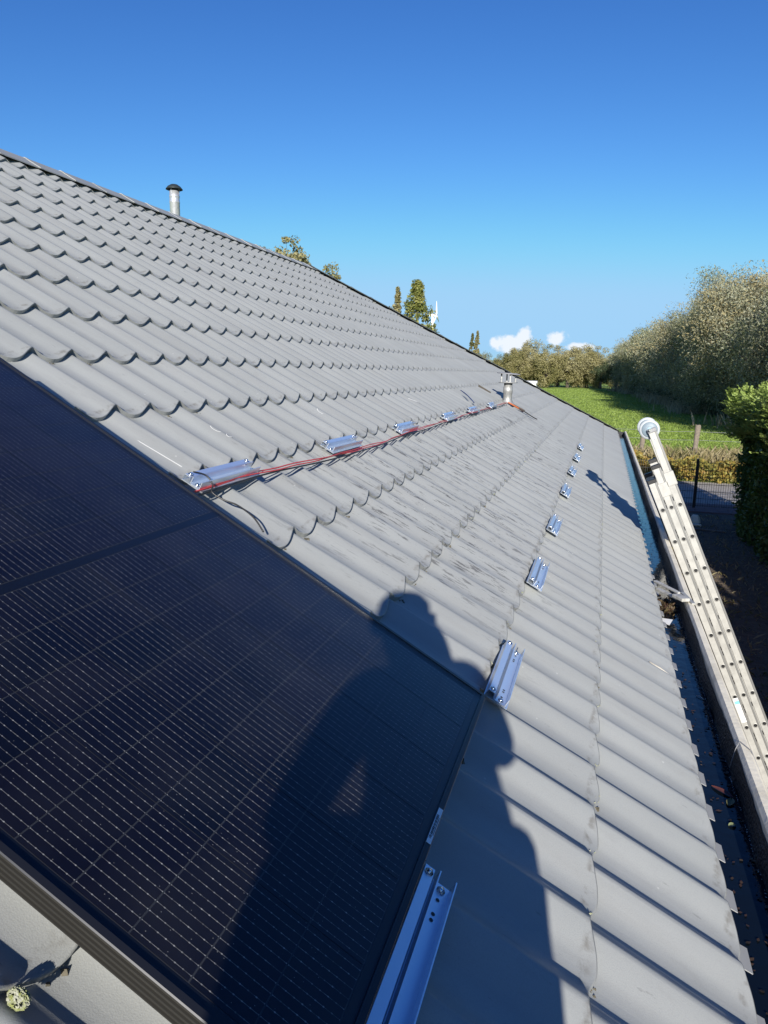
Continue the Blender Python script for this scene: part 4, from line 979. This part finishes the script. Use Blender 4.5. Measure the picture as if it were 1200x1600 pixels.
# poplars and tree tops behind the roof
def at(px, py, Y): d = WM3 @ Vector(((px - 600) / 1130, (py - 800) / 1130, 1)); return CAMP + d * (Y / d.y)
p = at(653, 435, 90); put_tree('poplar_tree', p.x, 90, P_NEAR, p.z / 15.2, 1.0, 'tall yellow green poplar above the hip of the roof', 'poplars behind the roof')
p = at(622, 445, 112); put_tree('poplar_tree', p.x, 112, P_FAR, p.z / 15.6, 2.0, 'slimmer poplar left of the tallest poplar', 'poplars behind the roof', sz=1.0).scale
for k_, (px, py) in enumerate(((738.5, 519), (746.5, 515))):
    p = at(px, py, 195); put_tree('poplar_tree', p.x, 195, P_FAR, p.z / 15.6, k_ * 1.3, ('left' if k_ == 0 else 'right') + ' one of two slender distant poplars close together', 'distant slender poplars')
for k_, (px, py, Y) in enumerate(((417, 362, 42), (457, 362, 42), (503, 393, 44), (474, 392, 48), (600, 460, 60))):
    p = at(px, py, Y); put_tree('thin_tree', p.x, Y, SPARSE[k_ % 2], p.z / 11.6, k_ * 1.9, ['loose leafy tree top farthest left above the ridge', 'small round leafy tree top above the ridge end', 'fuller olive tree top just past the ridge end', 'thin wispy tree top low between the fuller ones', 'low wispy tree top left of the poplars'][k_], 'tree tops above the ridge')
# reeds and bank grass under the willow row
xr = np.array([r_[0] for r_ in row]); yr = np.array([r_[1] for r_ in row])
def reed_x(n, y): return np.interp(y, yr, xr) - 2.2 + rng.normal(0, 1.1, n)
nre = 12000; yre = 40 + 165 * rng.random(nre) ** 1.3; clump = np.sin(yre * .55) + np.sin(yre * .23 + 1) > .25; yre = yre[clump]
blades('bank_reeds', len(yre), lambda n: reed_x(n, yre), lambda n: yre, .4, 1.3, .05, M_DRY, 'tall dry reeds on the bank under the willow row', 'reeds', .2)
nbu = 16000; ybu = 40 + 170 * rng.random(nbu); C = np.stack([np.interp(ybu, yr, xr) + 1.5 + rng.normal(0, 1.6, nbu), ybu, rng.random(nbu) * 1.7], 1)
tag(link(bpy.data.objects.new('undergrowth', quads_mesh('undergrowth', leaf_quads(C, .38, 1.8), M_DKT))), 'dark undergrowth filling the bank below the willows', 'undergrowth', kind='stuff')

# small white shed beyond the hip
p = at(829, 597, 150); sh = empty('white_shed', (p.x, 150, 0), 'small white shed just past the roof edge in the field', 'shed')
MB().box((p.x, 150, 1.0), (2.4, 3, 2.0)).build('wall', M_WHITE, sh)
MB().prism([(-1.6, 0), (1.6, 0), (0, .5)], -1.35, 1.35).build('roof', M_WHITE, sh, Matrix.Translation((p.x, 150, 2.0)))

# wind turbine
p = at(676, 494, 900); wt = empty('wind_turbine', (p.x, 900, 0), 'distant white wind turbine above the roof edge', 'wind turbine')
MB().lathe([(2.1, 0), (1.3, p.z)], Matrix.Translation((p.x, 900, 0)), 20).build('tower', M_WHITE, wt)
MB().box((p.x - .5, 900, p.z + 1), (9, 3, 3), bev=.6).build('nacelle', M_WHITE, wt)
for k_ in range(3):
    bl = MB(); ang = R(4 + 120 * k_); Mb = Matrix.Rotation(ang, 3, 'X')
    P3 = [Mb @ Vector((0, 0, z)) for z in (0, 3, 6, 17)]
    bl.tube([q + Vector((p.x + 4.8, 900, p.z + 1)) for q in P3], [.8, 1.2, .9, .2], 8); bl.build('blade', M_WHITE, wt)

# ------------------------------------------------------------------ the photographer (outside the frame; the shadow on panel and tiles)
rv = d_sun.cross(Vector((0, 0, 1))).normalized(); uv = rv.cross(d_sun)
def S(r_, u_, s_): return CAMP + rv * r_ + uv * u_ + d_sun * s_
M_SKIN = mat('skin', (.52, .33, .25), .5); M_SHIRT = mat('dark_jacket', (.03, .035, .05), .8, noise=(30, (.045, .05, .07), .4, .7)); M_TROU = mat('work_trousers', (.05, .05, .055), .85); M_HAIR = mat('brown_hair', (.05, .032, .02), .6); M_SHOE = mat('shoe', (.03, .028, .026), .6)
def skinned(name, joints, edges, mats, assign, parent=None, sub=2):
    names = list(joints); me = bpy.data.meshes.new(name)
    me.from_pydata([joints[k][0] for k in names], [(names.index(a), names.index(b)) for a, b in edges], [])
    o = bpy.data.objects.new(name, me); COL.objects.link(o)
    sk = o.modifiers.new('skin', 'SKIN'); sk.use_smooth_shade = True
    for i, k in enumerate(names): 
        rr = joints[k][1]; me.skin_vertices[0].data[i].radius = (rr, rr) if not isinstance(rr, tuple) else rr
    me.skin_vertices[0].data[0].use_root = True
    sb = o.modifiers.new('sub', 'SUBSURF'); sb.levels = sub; sb.render_levels = sub
    dg = bpy.context.evaluated_depsgraph_get(); em = bpy.data.meshes.new_from_object(o.evaluated_get(dg))
    o.modifiers.clear(); bpy.data.objects.remove(o)
    em.materials.clear()
    for m_ in mats: em.materials.append(m_)
    for pl in em.polygons: pl.material_index = assign(pl.center); pl.use_smooth = True
    ob = bpy.data.objects.new(name, em); return link(ob, None, parent)
zroof = lambda x: OR.z + (OR.x - x) * EV.z / -EV.x
J = {}
J['pelvis'] = (S(.01, -.58, -.46), .16)
J['belly'] = (S(.04, -.40, -.50), .165); J['chest'] = (S(.045, -.25, -.52), .125); J['upper'] = (S(.02, -.165, -.52), .062); J['neck'] = (S(-.035, -.085, -.49), .045)
J['skull0'] = (S(-.05, -.03, -.46), .058); J['skull'] = (S(-.052, .005, -.455), .068); J['crown'] = (S(-.055, .035, -.46), .045)
J['shL'] = (S(-.12, -.14, -.49), .052); J['elL'] = (S(-.195, -.31, -.34), .042); J['wrL'] = (S(-.035, -.10, -.10), .026); J['haL'] = (S(-.015, -.05, -.055), .027)
J['shR'] = (S(.135, -.145, -.49), .055); J['elR'] = (S(.205, -.31, -.34), .041); J['wrR'] = (S(.06, -.11, -.10), .026); J['haR'] = (S(.045, -.055, -.055), .027)
pel = J['pelvis'][0]
for nm, sg in (('L', -1), ('R', 1)):
    h_ = pel + Vector((sg * .10, .02, -.02)); k_ = S(-.14, -.315, -.20) if sg < 0 else S(.18, -.44, -.17)
    a_ = Vector((k_.x + sg * .01, k_.y - .06, 0)); a_.z = zroof(a_.x) + .07; t_ = a_ + Vector((sg * .01, .13, -.045))
    J['hip' + nm] = (h_, .10); J['th' + nm] = ((h_ + k_) / 2, .088); J['kn' + nm] = (k_, .095 if sg < 0 else .072); J['ca' + nm] = ((k_ + a_) / 2 + Vector((0, -.02, .03)), .06); J['an' + nm] = (a_, .042); J['toe' + nm] = (t_, .034)
Eg = [('pelvis', 'belly'), ('belly', 'chest'), ('chest', 'upper'), ('upper', 'neck'), ('neck', 'skull0'), ('skull0', 'skull'), ('skull', 'crown')]
for nm in 'LR': Eg += [('upper', 'sh' + nm), ('sh' + nm, 'el' + nm), ('el' + nm, 'wr' + nm), ('wr' + nm, 'ha' + nm), ('pelvis', 'hip' + nm), ('hip' + nm, 'th' + nm), ('th' + nm, 'kn' + nm), ('kn' + nm, 'ca' + nm), ('ca' + nm, 'an' + nm), ('an' + nm, 'toe' + nm)]
zneck = J['neck'][0].z; zp = pel.z
fingers = {}
def assign(c):
    if c.z > zneck + .005 and c.y < -.22: return 0
    if (c - CAMP).length < .13: return 0
    if c.z < zp + .06 or min((c - J[q_ + n_][0]).length for q_ in ('kn', 'th') for n_ in 'LR') < .11: return 3 if any((c - J['toe' + n_][0]).length < .10 or (c - J['an' + n_][0]).length < .05 for n_ in 'LR') else 2
    return 1
person = empty('person', (pel.x, pel.y, zroof(pel.x)), 'person squatting on the roof whose shadow falls over panel and tiles', 'person')
# five fingers per hand, curled round the phone
FJ = dict(J); FE = list(Eg)
for nm, sg in (('L', -1), ('R', 1)):
    palm = J['ha' + nm][0]
    for i in range(4):
        b = palm + rv * (sg * .006) + uv * (.022 - .016 * i) + d_sun * .012; l_ = (.026, .030, .028, .021)[i]
        m1 = b + d_sun * .022 - rv * sg * .004 + uv * .004; tp = m1 - rv * sg * l_ + d_sun * .004
        FJ[f'f{nm}{i}a'] = (b, .0085); FJ[f'f{nm}{i}b'] = (m1, .008); FJ[f'f{nm}{i}c'] = (tp, .0068); FE += [('ha' + nm, f'f{nm}{i}a'), (f'f{nm}{i}a', f'f{nm}{i}b'), (f'f{nm}{i}b', f'f{nm}{i}c')]
    b = palm + uv * .026 - d_sun * .006; m1 = b + uv * .018 - rv * sg * .012; tp = m1 - rv * sg * .02 + uv * .006
    FJ[f't{nm}a'] = (b, .010); FJ[f't{nm}b'] = (m1, .009); FJ[f't{nm}c'] = (tp, .0075); FE += [('ha' + nm, f't{nm}a'), (f't{nm}a', f't{nm}b'), (f't{nm}b', f't{nm}c')]
skinned('body', FJ, FE, [M_SKIN, M_SHIRT, M_TROU, M_SHOE], assign, person)
# hair cap, ears, nose, eyes
hc = J['skull'][0]; fw = (Vector((0, 1, 0)) + rv * .25).normalized(); sd = fw.cross(Vector((0, 0, 1))).normalized(); MH = Matrix((sd, fw, Vector((0, 0, 1)))).transposed().to_4x4(); MH.translation = hc + Vector((0, 0, .0))
hb = MB(); hb.lathe([(.073, -.01), (.082, .03), (.076, .065), (.055, .088), (.02, .098), (0, .099)], Matrix.Diagonal((.92, 1.12, 1, 1)) @ Matrix.Translation((0, -.012, -.01)), 20); hb.build('hair', M_HAIR, person, MH)
nb = MB(); nb.tube([(0, .068, .015), (0, .088, -.012), (0, .078, -.022)], [.006, .011, .008], 8); nb.build('nose', M_SKIN, person, MH)
for s_ in (-1, 1):
    MB().lathe([(0, .008), (.008, .005), (.0095, 0), (.008, -.005), (0, -.008)], Matrix.Translation((s_ * .028, .066, .012)), 12).build('eye', M_WHITE, person, MH)
    MB().lathe([(0, .006), (.016, .005), (.020, 0), (.016, -.005), (0, -.006)], Matrix.Translation((s_ * .072, -.005, -.005)) @ Matrix.Rotation(R(90), 4, 'Y') @ Matrix.Diagonal((1.4, 1, 1, 1)), 12).build('ear', M_SKIN, person, MH)
MB().box((0, .068, -.042), (.040, .012, .006), bev=.002).build('mouth', mat('lips', (.38, .16, .14), .5), person, MH)
# phone held just behind the viewpoint
ph = MB(); Mp = camo.matrix_world.copy(); ph.box((-.0, -.0, 0), (.072, .148, .008), bev=.003)
Mp.translation = CAMP + (rot @ Vector((.0, -.045, .014)))
tag(ph.build('phone', M_BLACK, None, Mp), 'phone held up in both hands by the squatting person', 'phone')
